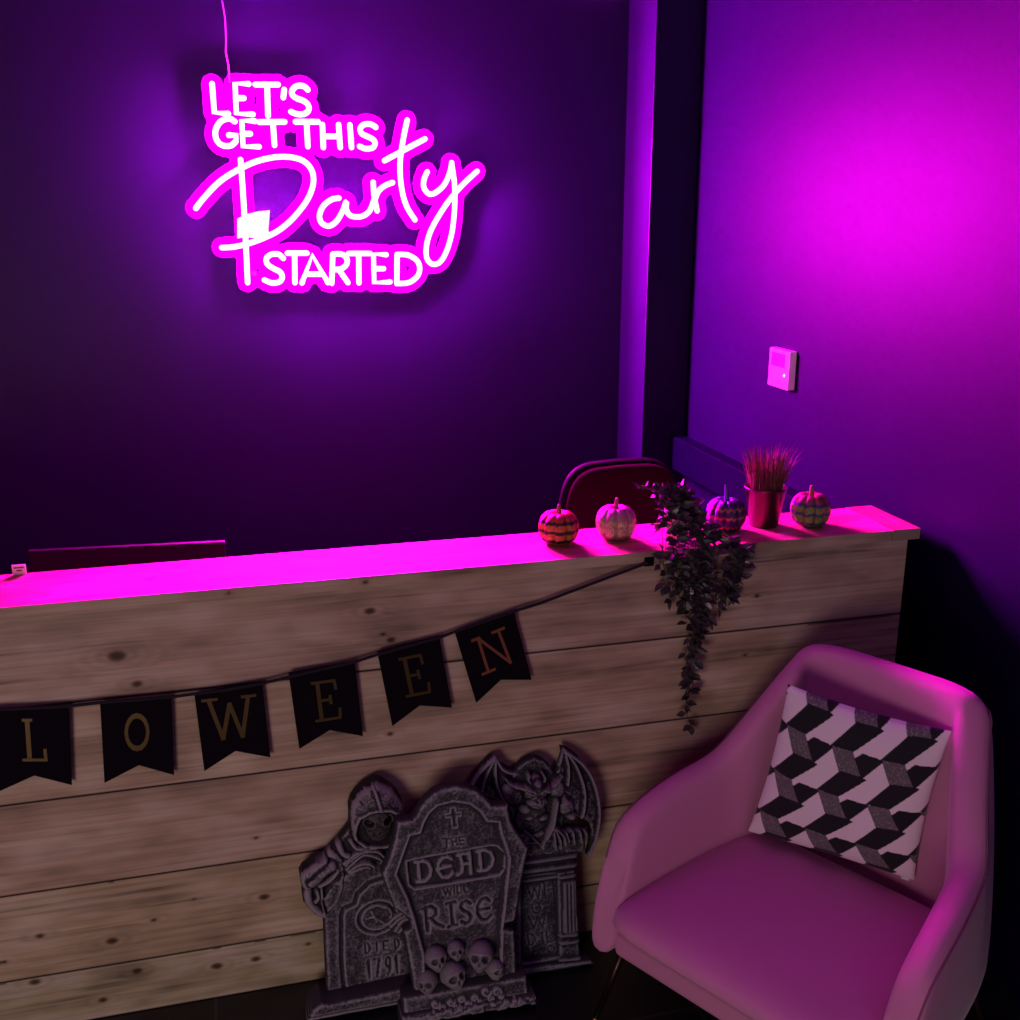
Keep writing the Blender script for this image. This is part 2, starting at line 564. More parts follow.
ln = lambda *p: ('l', p)
cv = lambda *p: ('c', p)
GLY = [
    ('L', [ln((130, 74), (137, 162), (180, 166))]),
    ('E', [ln((243, 74), (201, 73), (205, 165), (256, 168)), ln((203, 118), (228, 118))]),
    ('T', [ln((264, 76), (334, 76)), ln((300, 76), (303, 172))]),
    ('apostrophe', [ln((353, 92), (350, 116))]),
    ('S', [cv((426, 92), (413, 81), (393, 80), (379, 92), (378, 108), (393, 119), (412, 126), (427, 139), (428, 156), (413, 167), (392, 167), (374, 160))]),
    ('G', [cv((200, 190), (182, 181), (157, 190), (141, 216), (143, 244), (160, 263), (187, 265), (203, 252)), ln((203, 252), (205, 233), (182, 232))]),
    ('E', [ln((262, 189), (222, 188), (226, 267), (275, 268)), ln((224, 228), (248, 228))]),
    ('T', [ln((276, 192), (354, 191)), ln((318, 192), (323, 263))]),
    ('T', [ln((388, 191), (457, 191)), ln((422, 191), (426, 267))]),
    ('H', [ln((471, 200), (474, 270)), ln((521, 200), (526, 270)), ln((474, 236), (524, 236))]),
    ('I', [ln((556, 201), (561, 270))]),
    ('S', [cv((636, 208), (622, 199), (601, 199), (588, 211), (592, 227), (609, 236), (627, 245), (634, 258), (626, 271), (605, 274), (586, 267))]),
    ('P', [cv((218, 308), (225, 400), (232, 520), (240, 688)),
           cv((80, 458), (105, 426), (150, 379), (200, 345), (260, 316), (320, 301), (370, 300), (412, 312), (438, 341), (443, 381), (425, 431), (385, 484), (340, 524), (290, 550), (240, 568), (195, 578), (160, 580))]),
    ('a', [cv((522, 427), (500, 431), (475, 450), (462, 480), (469, 504), (492, 513), (515, 498), (534, 466), (545, 438), (545, 462), (558, 481), (590, 484), (617, 466), (633, 424))]),
    ('r', [cv((628, 378), (631, 420), (640, 466)), cv((634, 430), (645, 405), (665, 388), (688, 379))]),
    ('t', [cv((733, 186), (720, 250), (711, 320), (715, 390), (730, 449), (757, 494)), ln((663, 311), (722, 279), (788, 244))]),
    ('y', [cv((795, 346), (785, 370), (785, 395), (801, 414), (822, 409), (848, 385), (864, 350), (871, 318)),
           cv((870, 318), (879, 380), (880, 450), (872, 530), (855, 590), (835, 624), (812, 631), (795, 615), (792, 580), (805, 530), (835, 475), (870, 425), (910, 380), (949, 344))]),
    ('S', [cv((350, 613), (336, 601), (313, 601), (298, 614), (301, 631), (319, 644), (340, 655), (347, 672), (337, 686), (315, 689), (292, 680))]),
    ('T', [ln((363, 597), (423, 597)), ln((385, 597), (386, 688))]),
    ('A', [ln((408, 689), (440, 604), (488, 688)), ln((420, 662), (472, 662))]),
    ('R', [ln((503, 601), (500, 690)), cv((503, 600), (530, 600), (546, 613), (546, 631), (530, 645), (505, 648)), ln((522, 648), (550, 688))]),
    ('T', [ln((552, 598), (618, 598)), ln((583, 598), (584, 689))]),
    ('E', [ln((668, 602), (629, 600), (631, 688), (680, 686)), ln((630, 645), (660, 645))]),
    ('D', [ln((702, 602), (701, 690)), cv((702, 601), (736, 603), (764, 621), (772, 645), (764, 669), (738, 688), (701, 691))]),
]
TR = .0101
ALLSTROKES = []
for gname, strokes in GLY:
    mb = MB()
    for kind, pts in strokes:
        P = [sp(*p) for p in pts]
        if kind == 'c':
            P = [tuple(q) for q in catmull(P, 5)]
        ALLSTROKES.append(P)
        mb.tube([(x - OS[0], 0, z - OS[2]) for x, z in P], TR, 8, round_caps=True)
    mb.build('letter_tube', M_tube, sign, True)


def backing():
    xs = np.arange(-.16, 1.14, .006); zs = np.arange(1.55, 2.52, .006)
    X, Z = np.meshgrid(xs, zs)
    d = np.full(X.shape, 9.0)
    for P in ALLSTROKES:
        d = np.minimum(d, seg_dist(X, Z, P))
    lev = .038
    f = lev - d
    vid, V, F = {}, [], []

    def vert(key, x, z):
        if key not in vid:
            vid[key] = len(V); V.append((x - OS[0], 0, z - OS[2]))
        return vid[key]
    nz, nx = X.shape
    for j in range(nz - 1):
        for i in range(nx - 1):
            c = [(i, j), (i + 1, j), (i + 1, j + 1), (i, j + 1)]
            fv = [f[b, a] for a, b in c]
            if max(fv) <= 0:
                continue
            poly = []
            for k in range(4):
                a, b = c[k]; a2, b2 = c[(k + 1) % 4]
                if fv[k] > 0:
                    poly.append(vert(('v', a, b), xs[a], zs[b]))
                if (fv[k] > 0) != (fv[(k + 1) % 4] > 0):
                    t = fv[k] / (fv[k] - fv[(k + 1) % 4])
                    key = ('e',) + tuple(sorted([(a, b), (a2, b2)]))
                    poly.append(vert(key, xs[a] + t * (xs[a2] - xs[a]), zs[b] + t * (zs[b2] - zs[b])))
            if len(poly) >= 3:
                F.append(poly)
    o = link_mesh('backing_board', [(x, TR + .0075, z) for x, y, z in V], F, M_acry, sign)
    m = o.modifiers.new('solid', 'SOLIDIFY'); m.thickness = .005; m.offset = 0
backing()
# hanging cord, paper tag, screw washer
mb = MB()
cp = [(221, -14), (222, 0), (225, 18), (226, 40), (225.7, 52), (228.5, 66), (229.5, 82)]
cpw = [on_axis(x, y, 1, YS) for x, y in cp]
cpw = [np.array([cpw[0][0] - .03, YS, ZC])] + cpw
mb.tube([p - OS for p in cpw], .0026, 6)
mb.build('hanging_cord', M_cord, sign)
M_tag = mat('tag_paper', (.95, .95, .95), .8)
N, L, b = nodes(M_tag)
b.inputs['Subsurface Weight'].default_value = 0
tr = N.new('ShaderNodeBsdfTranslucent'); tr.inputs[0].default_value = (.95, .95, .95, 1)
mx = N.new('ShaderNodeMixShader'); mx.inputs[0].default_value = .6
L.new(b.outputs[0], mx.inputs[1]); L.new(tr.outputs[0], mx.inputs[2])
L.new(mx.outputs[0], N['Material Output'].inputs[0])
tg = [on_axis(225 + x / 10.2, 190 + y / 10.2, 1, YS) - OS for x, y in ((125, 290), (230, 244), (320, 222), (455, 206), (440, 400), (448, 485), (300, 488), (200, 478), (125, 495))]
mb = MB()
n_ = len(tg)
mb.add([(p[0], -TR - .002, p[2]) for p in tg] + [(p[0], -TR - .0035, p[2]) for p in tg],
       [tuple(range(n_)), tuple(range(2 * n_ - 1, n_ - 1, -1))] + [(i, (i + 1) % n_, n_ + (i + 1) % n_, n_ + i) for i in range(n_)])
mb.build('glow_tag', mat('tag_added_glow', (.8, .7, .8), .5, emit=(1, .9, 1), es=1.3), sign)['label'] = 'white square on the letter P with added glow'  # added glow stands in for the tubes overexposing the tag
p = on_axis(254.5, 273.5, 1, YS) - OS
wv = []
mbw = MB().lathe([(.0045, 0), (.009, 0), (.009, .004), (.0045, .004)], 16)
w_o = mbw.build('fixing_washer', M_steel, sign)
w_o.location = (p[0], TR + .004, p[2]); w_o.rotation_euler = (R(90), 0, 0)
# stand-off pegs holding the board to the wall
for (x, y) in ((130, 120), (430, 160), (600, 235), (700, 645), (860, 400)):
    q = on_axis(Sx + x / Ssc, Sy + y / Ssc, 1, YS) - OS
    s_ = MB().lathe([(.007, 0), (.007, YB - YS - TR - .010)], 12).build('standoff', M_steel, sign)
    s_.location = (q[0], YB - YS, q[2]); s_.rotation_euler = (R(90), 0, 0)

# ------------------------------------------------------------------ wall controller
def controller():
    P = Plane((XW, 3.41, 1.43), (0, -1, 0), (0, 0, 1))
    P.lift = .028
    c = [P.loc(770, 347), P.loc(790, 352), P.loc(787, 391), P.loc(767.5, 384)]
    a0 = (c[0][0] + c[3][0]) / 2; a1 = (c[1][0] + c[2][0]) / 2
    b1 = (c[0][1] + c[1][1]) / 2; b0 = (c[2][1] + c[3][1]) / 2
    t = empty('wall_controller', (XW, 3.41, 1.43)); t.matrix_world = P.matrix()
    tag(t, 'small white wall controller with a grey screen, mounted on the purple right wall', 'wall controller')
    bevel(MB().box(a0, a1, b0, b1, 0, .028).build('housing', M_white, t), .003)
    w, h = a1 - a0, b1 - b0
    MB().box(a0 + .13 * w, a0 + .80 * w, b0 + .55 * h, b0 + .90 * h, .0275, .0292).build('screen', M_screen, t)
    o = MB().lathe([(.0042, 0), (.0042, .0016), (.003, .002)], 14).build('indicator_light', mat('indicator', (.9, .9, .9), .3, emit=(1, .9, 1), es=2.5), t)
    o.location = (a0 + .80 * w, b0 + .36 * h, .028)
controller()

# ------------------------------------------------------------------ behind the counter
M_desk = mat('dark_laminate', (.02, .018, .02), .5)


def back_desk():
    t = empty('staff_desk', (.1, 3.02, 0))
    tag(t, 'dark staff desk hidden low behind the reception counter', 'desk')
    bevel(MB().box(-1.2, .75, -.29, .29, .735, .76).build('desk_top', M_desk, t), .002)
    for x in (-1.17, .70):
        MB().box(x - .02, x + .02, -.27, .27, 0, .735).build('side_panel', M_desk, t)
back_desk()


def monitor():
    p1 = on_axis(224, 543, 1, 3.02); p0 = on_axis(28, 552, 1, 3.09)
    w = float(np.hypot(*(p1 - p0)[:2])); h = .34
    mid = (p0 + p1) / 2
    t = empty('computer_monitor', (mid[0], mid[1] + .0, .76), R(-5.5))
    tag(t, 'black computer monitor seen from behind over the left of the counter', 'monitor')
    zt = p1[2] - .76
    zb = .06
    m = MB()
    m.v = [(-w / 2, 0, zb), (w / 2, 0, zb), (w / 2, .022, zb), (-w / 2, .022, zb), (-w / 2, 0, zt), (w / 2, 0, zt), (w / 2, .022, zt), (-w / 2, .022, zt)]
    m.f = [(0, 1, 5, 4), (1, 2, 6, 5), (2, 3, 7, 6), (3, 0, 4, 7), (4, 5, 6, 7), (3, 2, 1, 0)]
    bevel(m.build('shell', mat('monitor_shell', (.003, .002, .002), .5, spec=.10), t), .004)
    MB().box(-w / 2 + .01, w / 2 - .01, .0222, .0232, zb + .015, zt - .012).build('screen', M_screen, t)
    bevel(MB().box(-.05, .05, -.03, -.002, .02, zt * .6).build('stand_arm', M_black, t), .004)
    bevel(MB().box(-.12, .12, -.10, .10, 0, .014).build('stand_foot', M_black, t), .004)
    return t
monitor()


def desk_tag():
    # small white printed label standing at the back edge of the ledge
    p0 = on_axis(13, 577, 1, YC + .216); p1 = on_axis(27, 576, 1, YC + .216)
    x0, x1 = p0[0], p1[0]
    top = on_axis(20, 564.5, 1, YC + .216)[2]
    t = empty('label_tag', ((x0 + x1) / 2, YC + .216, ZT))
    tag(t, 'tiny white printed label standing on the back edge of the counter at far left', 'label')
    w = x1 - x0; h = top - ZT
    bevel(MB().box(-w / 2, w / 2, -.002, .002, -.0, h).build('card', M_paper, t), .001)
    MB().box(-w * .36, w * .36, -.0026, -.0019, h * .66, h * .78).build('print_line', M_ink, t)
    MB().box(-w * .20, w * .20, -.0026, -.0019, h * .38, h * .50).build('print_line', M_ink, t)
desk_tag()

M_redf = mat('red_fabric', (.016, .003, .006), .95, spec=.03)
add_bump(M_redf, 500, .3, .001)


def red_chair():
    Y = 3.15
    L_ = on_axis(545, 510, 1, Y); Rr = on_axis(674, 495, 1, Y); T = on_axis(612, 459, 1, Y)
    w = Rr[0] - L_[0]; cx = (L_[0] + Rr[0]) / 2; zt = T[2]
    t = empty('office_chair', (cx, Y + .25, 0), R(4))
    tag(t, 'dark red upholstered office chair with a rounded back behind the counter', 'chair')
    hw = w / 2

    def back(mb, hw, y0, y1, z0, z1, n=3.0, bow=.03):
        v = []; K = 40
        zc = (z0 + z1) / 2; hz = (z1 - z0) / 2
        rings = []
        for (s_, y) in ((.0, y0), (.80, y0), (.95, y0 + .006), (1.0, (y0 + y1) / 2), (.95, y1 - .006), (.80, y1), (0, y1)):
            r_ = []
            for k in range(K):
                a = 2 * math.pi * k / K
                c, s = math.cos(a), math.sin(a)
                ex = 2 / n if s > 0 else .35
                x = math.copysign(abs(c) ** ex, c) * hw * s_
                z = math.copysign(abs(s) ** ex, s) * hz * s_
                # narrow a little towards the top
                x *= 1 - .07 * max(0, z / hz)
                r_.append((x, y + bow * (x / hw) ** 2 * -1, zc + z))
            rings.append(r_)
        for r_ in rings: v += r_
        f = [(i * K + k, i * K + (k + 1) % K, (i + 1) * K + (k + 1) % K, (i + 1) * K + k) for i in range(6) for k in range(K)]
        return mb.add(v, f)
    back(MB(), hw, -.27, -.225, .62, zt, 4.6).build('backrest_shell', mat('chair_shell', (.004, .003, .006), .7, spec=.08), t, True)
    back(MB(), hw * .955, -.305, -.262, .64, zt - .012, 4.6).build('backrest_pad', M_redf, t, True)
    s_ = MB()
    s_.box(-.23, .23, -.22, .22, .43, .50)
    subsurf(bevel(s_.build('seat', M_redf, t, True), .03, 3), 1)
    MB().box(-.03, .03, -.25, -.20, .40, .70).build('back_bracket', M_dark, t)
    MB().tube([(0, 0, .08), (0, 0, .43)], .025, 12).build('gas_column', M_dark, t)
    for k in range(5):
        a = 2 * math.pi * k / 5 + .3
        l = MB().tube([(0, 0, .10), (.27 * math.cos(a), .27 * math.sin(a), .065)], [.022, .014], 8).build('base_leg', M_dark, t, True)
        MB().tube([(.27 * math.cos(a) - .014, .27 * math.sin(a), .03), (.27 * math.cos(a) + .014, .27 * math.sin(a), .03)], .03, 14).build('caster', M_black, l)
red_chair()

# ------------------------------------------------------------------ pumpkins on the ledge
def glitter_mat(name, rough=.35, metal=.0):
    m = vcol(mat(name, (.5, .5, .5), rough, metal=metal))
    N, L, b = nodes(m)
    tc = N.new('ShaderNodeTexCoord')
    t = N.new('ShaderNodeTexVoronoi'); t.inputs['Scale'].default_value = 700
    L.new(tc.outputs['Object'], t.inputs['Vector'])
    bp = N.new('ShaderNodeBump'); bp.inputs['Strength'].default_value = .55; bp.inputs['Distance'].default_value = .002
    L.new(t.outputs['Distance'], bp.inputs['Height']); L.new(bp.outputs[0], b.inputs['Normal'])
    return m
M_glit = glitter_mat('glitter_foam', .35, .25)


def pumpkin(px, py, wpx, hpx, seed, scheme, label, lean=(0, 0), tall=1.0):
    c = on_axis(px, py, 2, ZT + .045)
    d = float((c - EYE) @ FW)
    r_ = wpx / 2 * d / FPX
    h = hpx * d / FPX * .97
    c = on_axis(px, py, 2, ZT + h / 2)
    c[1] = min(max(c[1], YC + r_), YC + .222 - r_ * .9)
    t = empty('toy_pumpkin', (c[0], c[1], ZT), seed * .7)
    tag(t, label, 'pumpkin', 'small glitter pumpkins on the counter ledge')
    nu, nv = 96, 48
    V, C = [], []
    for j in range(nv + 1):
        ph = -math.pi / 2 + math.pi * j / nv
        for i in range(nu):
            a = 2 * math.pi * i / nu
            rib = 1 - .13 * (1 - abs(math.sin(4.5 * a))) ** 2.2
            cr = math.cos(ph) ** .72
            x = r_ * cr * (.55 + .45 * rib if cr < .3 else rib)
            z = math.sin(ph)
            dent = .26 * math.exp(-(math.hypot(cr, 0) / .33) ** 2) * (1 if z > 0 else .55)
            zz = h / 2 + h / 2 * (np.sign(z) * abs(z) ** .92 - np.sign(z) * dent) * (1 - .05 * (1 - rib) * 6)
            V.append((x * math.cos(a), x * math.sin(a), zz))
            C.append(scheme(a, zz / h, rib, i, j))
    V = np.array(V); V[:, 2] -= V[:, 2].min()
    F = [(j * nu + i, j * nu + (i + 1) % nu, (j + 1) * nu + (i + 1) % nu, (j + 1) * nu + i) for j in range(nv) for i in range(nu)]
    link_mesh('pumpkin_body', V, F, M_glit, t, True, np.array(C))
    top = V[nv * nu][2]
    sh = h * .30 * tall
    s_ = MB()
    q = [(0, 0, top - .004), (.0005, 0, top + sh * .45), (lean[0] * .5, lean[1] * .5, top + sh * .85), (lean[0], lean[1], top + sh * 1.05)]
    s_.tube(catmull(q, 4), list(np.linspace(r_ * .15, r_ * .07, 13)), 8, round_caps=False)
    return t, s_


prn = random.Random(5)
def gl(c, amt=.6):
    k = .62 * (1 + amt * (prn.random() - .35))
    return tuple(min(1, x * k) for x in c)
def sch_orange(a, z, rib, i, j):
    w = z + .010 * math.sin(9 * a) + .006 * math.sin(23 * a)
    for b in (.73, .47, .19):
        if abs(w - b) < .050: return (.008, .005, .008)
    return gl((.70, .07, .03), .3) if w > .7 else gl((.62, .20, .05), .9)
def sch_silver(a, z, rib, i, j):
    w = z + .012 * math.sin(9 * a)
    for b in (.70, .47):
        if abs(w - b) < .022: return gl((.45, .33, .30), .5)
    if w > .70: return gl((.62, .26, .36), .3)  # pink light of the sign put into the colour of the top
    return gl((.55, .48, .28), 1.4) if rib > .90 and .2 < w < .70 else gl((.34, .22, .19), .6)
def sch_purple(a, z, rib, i, j):
    w = z + .025 * math.sin(18 * a)
    for b in (.74, .50, .22):
        if abs(w - b) < .028: return gl((.62, .20, .10), .9)
    return gl((.05, .02, .20), .15)
def sch_green(a, z, rib, i, j):
    w = z + .014 * math.sin(9 * a)
    for b in (.72, .46, .18):
        if abs(w - b) < .040: return gl((.10, .05, .32), .2)
    if w > .72: return gl((.40, .10, .10), .5)
    return gl((.30, .38, .08), 1.2) if rib > .90 else gl((.34, .13, .12), .5)
M_stem1 = mat('stem_gold', (.24, .11, .05), .5)
M_stem2 = mat('stem_purple', (.06, .02, .22), .5)
t, s_ = pumpkin(558.5, 526, 41, 36, 1, sch_orange, 'small orange toy pumpkin with black bands, leftmost on the ledge', (.004, .0))
s_.build('pumpkin_stem', M_stem1, t, True)
t, s_ = pumpkin(616, 521, 40.5, 37, 2.3, sch_silver, 'small silver glitter pumpkin beside the trailing plant', (-.003, 0), 1.1)
s_.build('pumpkin_stem', M_stem1, t, True)
t, s_ = pumpkin(726, 513, 40, 36, 3.1, sch_purple, 'small purple toy pumpkin with thin orange zigzags between the plant and the metal pot', (.006, 0), 1.6)
s_.build('pumpkin_stem', M_stem2, t, True)
t, s_ = pumpkin(810.5, 508, 39.5, 36, 4.4, sch_green, 'small pumpkin with green glitter patches, rightmost on the ledge', (.002, 0), 1.1)
s_.build('pumpkin_stem', M_stem1, t, True)

# ------------------------------------------------------------------ grass in a metal pot
def grass_pot():
    c = on_axis(765, 526, 2, ZT)
    d = float((c - EYE) @ FW)
    k = d / FPX
    c = c + np.array([0, 14 * k * .25, 0])
    rb, rt, h = 14 * k, 20.5 * k, 38 * k * 1.02
    t = empty('grass_plant_pot', (c[0], c[1], ZT))
    tag(t, 'small silver metal pot filled with reddish artificial grass', 'potted plant')
    MB().lathe([(rb - .001, 0), (rb, .001), (rt, h), (rt + .0022, h + .001), (rt + .0022, h + .004), (rt - .001, h + .004), (rt - .002, h), (rt - .0035, h - .012)], 48).build('metal_pot', M_steel, t, True)
    MB().lathe([(0.001, h - .014), (rt - .003, h - .014)], 32).build('soil', mat('soil', (.03, .02, .015), .9), t)
    rnd = random.Random(3)
    g = MB()
    for i in range(420):
        a = rnd.random() * 6.283; q = math.sqrt(rnd.random()) * rt * .85
        x0, y0 = q * math.cos(a), q * math.sin(a)
        out = rnd.uniform(.1, 1.0) * q / rt
        L = rnd.uniform(26, 50) * k
        dx = math.cos(a) * out * L * .5 + rnd.gauss(0, .005); dy = math.sin(a) * out * L * .5 + rnd.gauss(0, .005)
        if i % 30 == 0:
            dx *= 2.2; dy *= 2.2; L *= .8
        z0 = h - .015
        P = [np.array((x0, y0, z0)), np.array((x0 + dx * .3, y0 + dy * .3, z0 + L * .5)), np.array((x0 + dx * .65, y0 + dy * .65, z0 + L * .82)), np.array((x0 + dx, y0 + dy, z0 + L))]
        wd = rnd.uniform(.0007, .0013); b_ = rnd.random() * 3.14
        w = np.array((math.cos(b_), math.sin(b_), 0)) * wd
        v = []
        for P_, s in zip(P, (1, 1, .7, .1)):
            v += [P_ - w * s, P_ + w * s]
        g.add(v, [(0, 1, 3, 2), (2, 3, 5, 4), (4, 5, 7, 6)])
    m = mat('red_grass', (.34, .07, .06), .6)
    add_noise_color(m, (.06, .010, .010), (.26, .06, .045), 90)
    g.build('grass_blades', m, t)
grass_pot()

# ------------------------------------------------------------------ trailing plant
def trailing_plant():
    c = on_axis(677, 538, 2, ZT)
    c[1] = max(c[1], YC + .045)
    k = float((c - EYE) @ FW) / FPX
    t = empty('trailing_plant', (c[0], c[1], ZT))
    tag(t, 'leafy plant in a small pale pot with vines trailing down the counter front', 'potted plant')
    h = .082
    rp = .036
    MB().lathe([(rp * .72, 0), (rp * .76, .001), (rp, h - .012), (rp * 1.08, h - .012), (rp * 1.08, h), (rp * .95, h), (rp * .9, h - .012)], 32).build('pot', mat('pale_pot', (.55, .34, .34), .6), t, True)
    MB().lathe([(.001, h - .01), (rp * .92, h - .01)], 24).build('soil', mat('soil_b', (.03, .02, .015), .9), t)
    rnd = random.Random(11)
    st, lf = MB(), MB()
    yf = YC - .014 - c[1]       # front of the ledge in local coordinates

    def leaf(p, dirv, size):
        d_ = np.array(dirv, float); d_ /= np.linalg.norm(d_) + 1e-9
        up = np.array((rnd.gauss(0, .5), rnd.gauss(-.5, .5), rnd.gauss(.6, .5)))
        s = np.cross(d_, up); s /= np.linalg.norm(s) + 1e-9
        n = np.cross(s, d_)
        L, W = size, size * .31
        pts = [p, p + d_ * L * .22 + s * W * .75 + n * W * .22, p + d_ * L * .50 + s * W + n * W * .30, p + d_ * L * .80 + s * W * .5 + n * W * .1,
               p + d_ * L - n * W * .15,
               p + d_ * L * .80 - s * W * .5 + n * W * .1, p + d_ * L * .50 - s * W + n * W * .30, p + d_ * L * .22 - s * W * .75 + n * W * .22,
               p + d_ * L * .25, p + d_ * L * .52, p + d_ * L * .80]
        lf.add(pts, [(0, 8, 1), (8, 9, 2, 1), (9, 10, 3, 2), (10, 4, 3), (0, 7, 8), (8, 7, 6, 9), (9, 6, 5, 10), (10, 5, 4)])

    # vines: x offset where it hangs, length below the ledge
    vines = []
    for i in range(24):
        u = rnd.uniform(-1, 1)
        ln_ = .33 * (1 - .6 * abs(u)) * rnd.uniform(.35, 1.0)
        vines.append((.034 + u * .108 + rnd.gauss(0, .008), ln_))
    vines += [(.020, .44), (.004, .50), (.032, .40), (-.02, .40), (-.095, .09), (-.085, .13), (.115, .17), (.13, .13), (.15, .12)]
    for hx, hl in vines:
        a0 = rnd.uniform(-.9, .9)
        low = hx > .055
        top = np.array((min(hx * .6, .02) + rnd.gauss(0, .01), yf * .45, h + rnd.uniform(.01, .035) - (.035 if low else 0)))
        P = [np.array((rnd.gauss(0, .010), rnd.gauss(0, .010), h - .01)), top,
             np.array((hx * .9, yf - .010, .004 if low else rnd.uniform(.006, .030))), np.array((hx, yf - .018, -.03))]
        n = max(1, int(hl / .055))
        for q in range(1, n + 1):
            z = -.03 - (hl - .03) * q / n
            tgt = hx * (1 - .55 * min(1, -z / .3))
            P.append(np.array((tgt + rnd.gauss(0, .008), yf - .013 - rnd.random() * .014, z)))
        C_ = catmull(P, 5)
        st.tube(C_, .0011, 5)
        acc, side = 0, 1
        for q in range(1, len(C_)):
            seg = C_[q] - C_[q - 1]; acc += np.linalg.norm(seg)
            if acc > .0155:
                acc = 0; side = -side
                if q < 3: continue
                dv = np.array((side * rnd.uniform(.4, 1.1), -rnd.uniform(.05, .8), rnd.uniform(-.9, .35)))
                if C_[q][2] > 0: dv[2] = rnd.uniform(-.3, .9) if not low else rnd.uniform(-.9, .1)
                leaf(C_[q], dv, rnd.uniform(.024, .038))
        leaf(C_[-1], (rnd.gauss(0, .3), -.1, -1), .030)
    # bushy crown
    for i in range(27):
        a = rnd.uniform(0, 6.283); q = rnd.uniform(.03, .115)
        ex, ey = q * math.cos(a) * (1.1 if math.cos(a) < 0 else .5), q * math.sin(a) * .5 + .015
        P = [np.array((rnd.gauss(0, .008), rnd.gauss(0, .008), h - .01)), np.array((ex * .5, ey * .5, h + .045)), np.array((ex, ey, h + rnd.uniform(-.01, .06)))]
        if rnd.random() < .3: P[-1][2] -= .05
        C_ = catmull(P, 6)
        st.tube(C_, .001, 5)
        for q2 in range(3, len(C_), 1):
            leaf(C_[q2], (rnd.gauss(0, 1), rnd.gauss(-.2, .8), rnd.uniform(-.2, .9)), rnd.uniform(.018, .031))
    m = mat('dark_leaf', (.04, .04, .035), .34)
    add_noise_color(m, (.022, .022, .022), (.070, .055, .055), 60)
    st.build('vine_stems', mat('vine_stem', (.06, .04, .03), .6), t, True)
    lf.build('leaves', m, t)
trailing_plant()

# ------------------------------------------------------------------ stroke lettering for the bunting and the gravestones (unit box, y up)
G = {
    'T': [[(.08, 1), (.92, 1)], [(.5, 1), (.5, 0)]],
    'H': [[(.12, 0), (.12, 1)], [(.88, 0), (.88, 1)], [(.12, .5), (.88, .5)]],
    'E': [[(.9, 1), (.15, 1), (.15, 0), (.9, 0)], [(.15, .5), (.7, .5)]],
    'I': [[(.5, 0), (.5, 1)]],
    'L': [[(.18, 1), (.18, 0), (.85, 0)]],
    'W': [[(0, 1), (.25, 0), (.5, .8), (.75, 0), (1, 1)]],
    'O': [[(.5 + .42 * math.cos(a * math.pi / 8), .5 + .5 * math.sin(a * math.pi / 8)) for a in range(17)]],
    'N': [[(.12, 0), (.12, 1), (.88, 0), (.88, 1)]],
    'D': [[(.15, 0), (.15, 1), (.5, .98), (.82, .75), (.88, .5), (.82, .25), (.5, .02), (.15, 0)]],
    '1': [[(.3, .8), (.55, 1), (.55, 0)]],
    '7': [[(.12, 1), (.9, 1), (.45, 0)]],
    '9': [[(.85, .7), (.7, .95), (.45, 1), (.2, .85), (.15, .68), (.25, .5), (.5, .42), (.78, .55), (.85, .75), (.8, .4), (.6, .1), (.35, 0)]],
    # uncial shapes
    'uD': [[(.2, 1), (.2, 0)], [(.05, .98), (.5, 1), (.8, .82), (.92, .5), (.8, .18), (.5, 0), (.05, .02)]],
    'uE': [[(.92, .85), (.7, 1), (.4, .98), (.12, .72), (.08, .4), (.3, .06), (.65, 0), (.95, .18)], [(.1, .5), (.85, .52)]],
    'uA': [[(.88, 0), (.88, 1)], [(.15, .95), (.5, 1), (.88, .92)], [(.05, .05), (.35, .15), (.42, .5), (.3, .9)], [(.35, .5), (.88, .5)]],
    'uR': [[(.15, 1), (.15, 0)], [(0, .95), (.45, 1), (.7, .82), (.66, .6), (.4, .48), (.15, .48)], [(.4, .48), (.65, .2), (.98, 0)]],
    'uI': [[(.5, 1), (.5, 0)], [(.2, 1), (.8, 1)], [(.2, 0), (.8, 0)]],
    'uS': [[(.85, .85), (.6, 1), (.3, .95), (.18, .75), (.35, .58), (.68, .45), (.85, .25), (.7, .05), (.4, 0), (.12, .14)]],
    # slab serif capitals of the bunting
    'bE': [[(.25, 1), (.25, 0)], [(.05, 1), (.88, 1), (.90, .78)], [(.05, 0), (.92, 0), (.96, .24)], [(.25, .52), (.66, .52)], [(.66, .62), (.66, .42)]],
    'bL': [[(.30, 1), (.30, 0)], [(.08, 1), (.52, 1)], [(.08, 0), (.90, 0), (.94, .26)]],
    'bW': [[(.12, 1), (.32, 0), (.52, .85), (.72, 0), (.90, 1)], [(.0, 1), (.28, 1)], [(.78, 1), (1.04, 1)]],
    'bN': [[(.20, 0), (.20, 1), (.82, 0), (.82, 1)], [(.04, 0), (.38, 0)], [(.02, 1), (.24, 1)], [(.64, 1), (1.0, 1)]],
    'bO': [[(.5 + .38 * math.cos(a * math.pi / 8), .5 + .5 * math.sin(a * math.pi / 8)) for a in range(17)]],
}

# ------------------------------------------------------------------ bunting
M_card = mat('black_card', (.006, .003, .008), .8, spec=.05)
M_foil = mat('gold_foil', (.13, .085, .03), .42, metal=.75)
M_foil_reflect = mat('gold_foil_reflect', (.42, .15, .07), .42, metal=.7)  # same gold foil with its reddish reflection put into the colour
M_string = mat('black_string', (.010, .006, .012), .9)


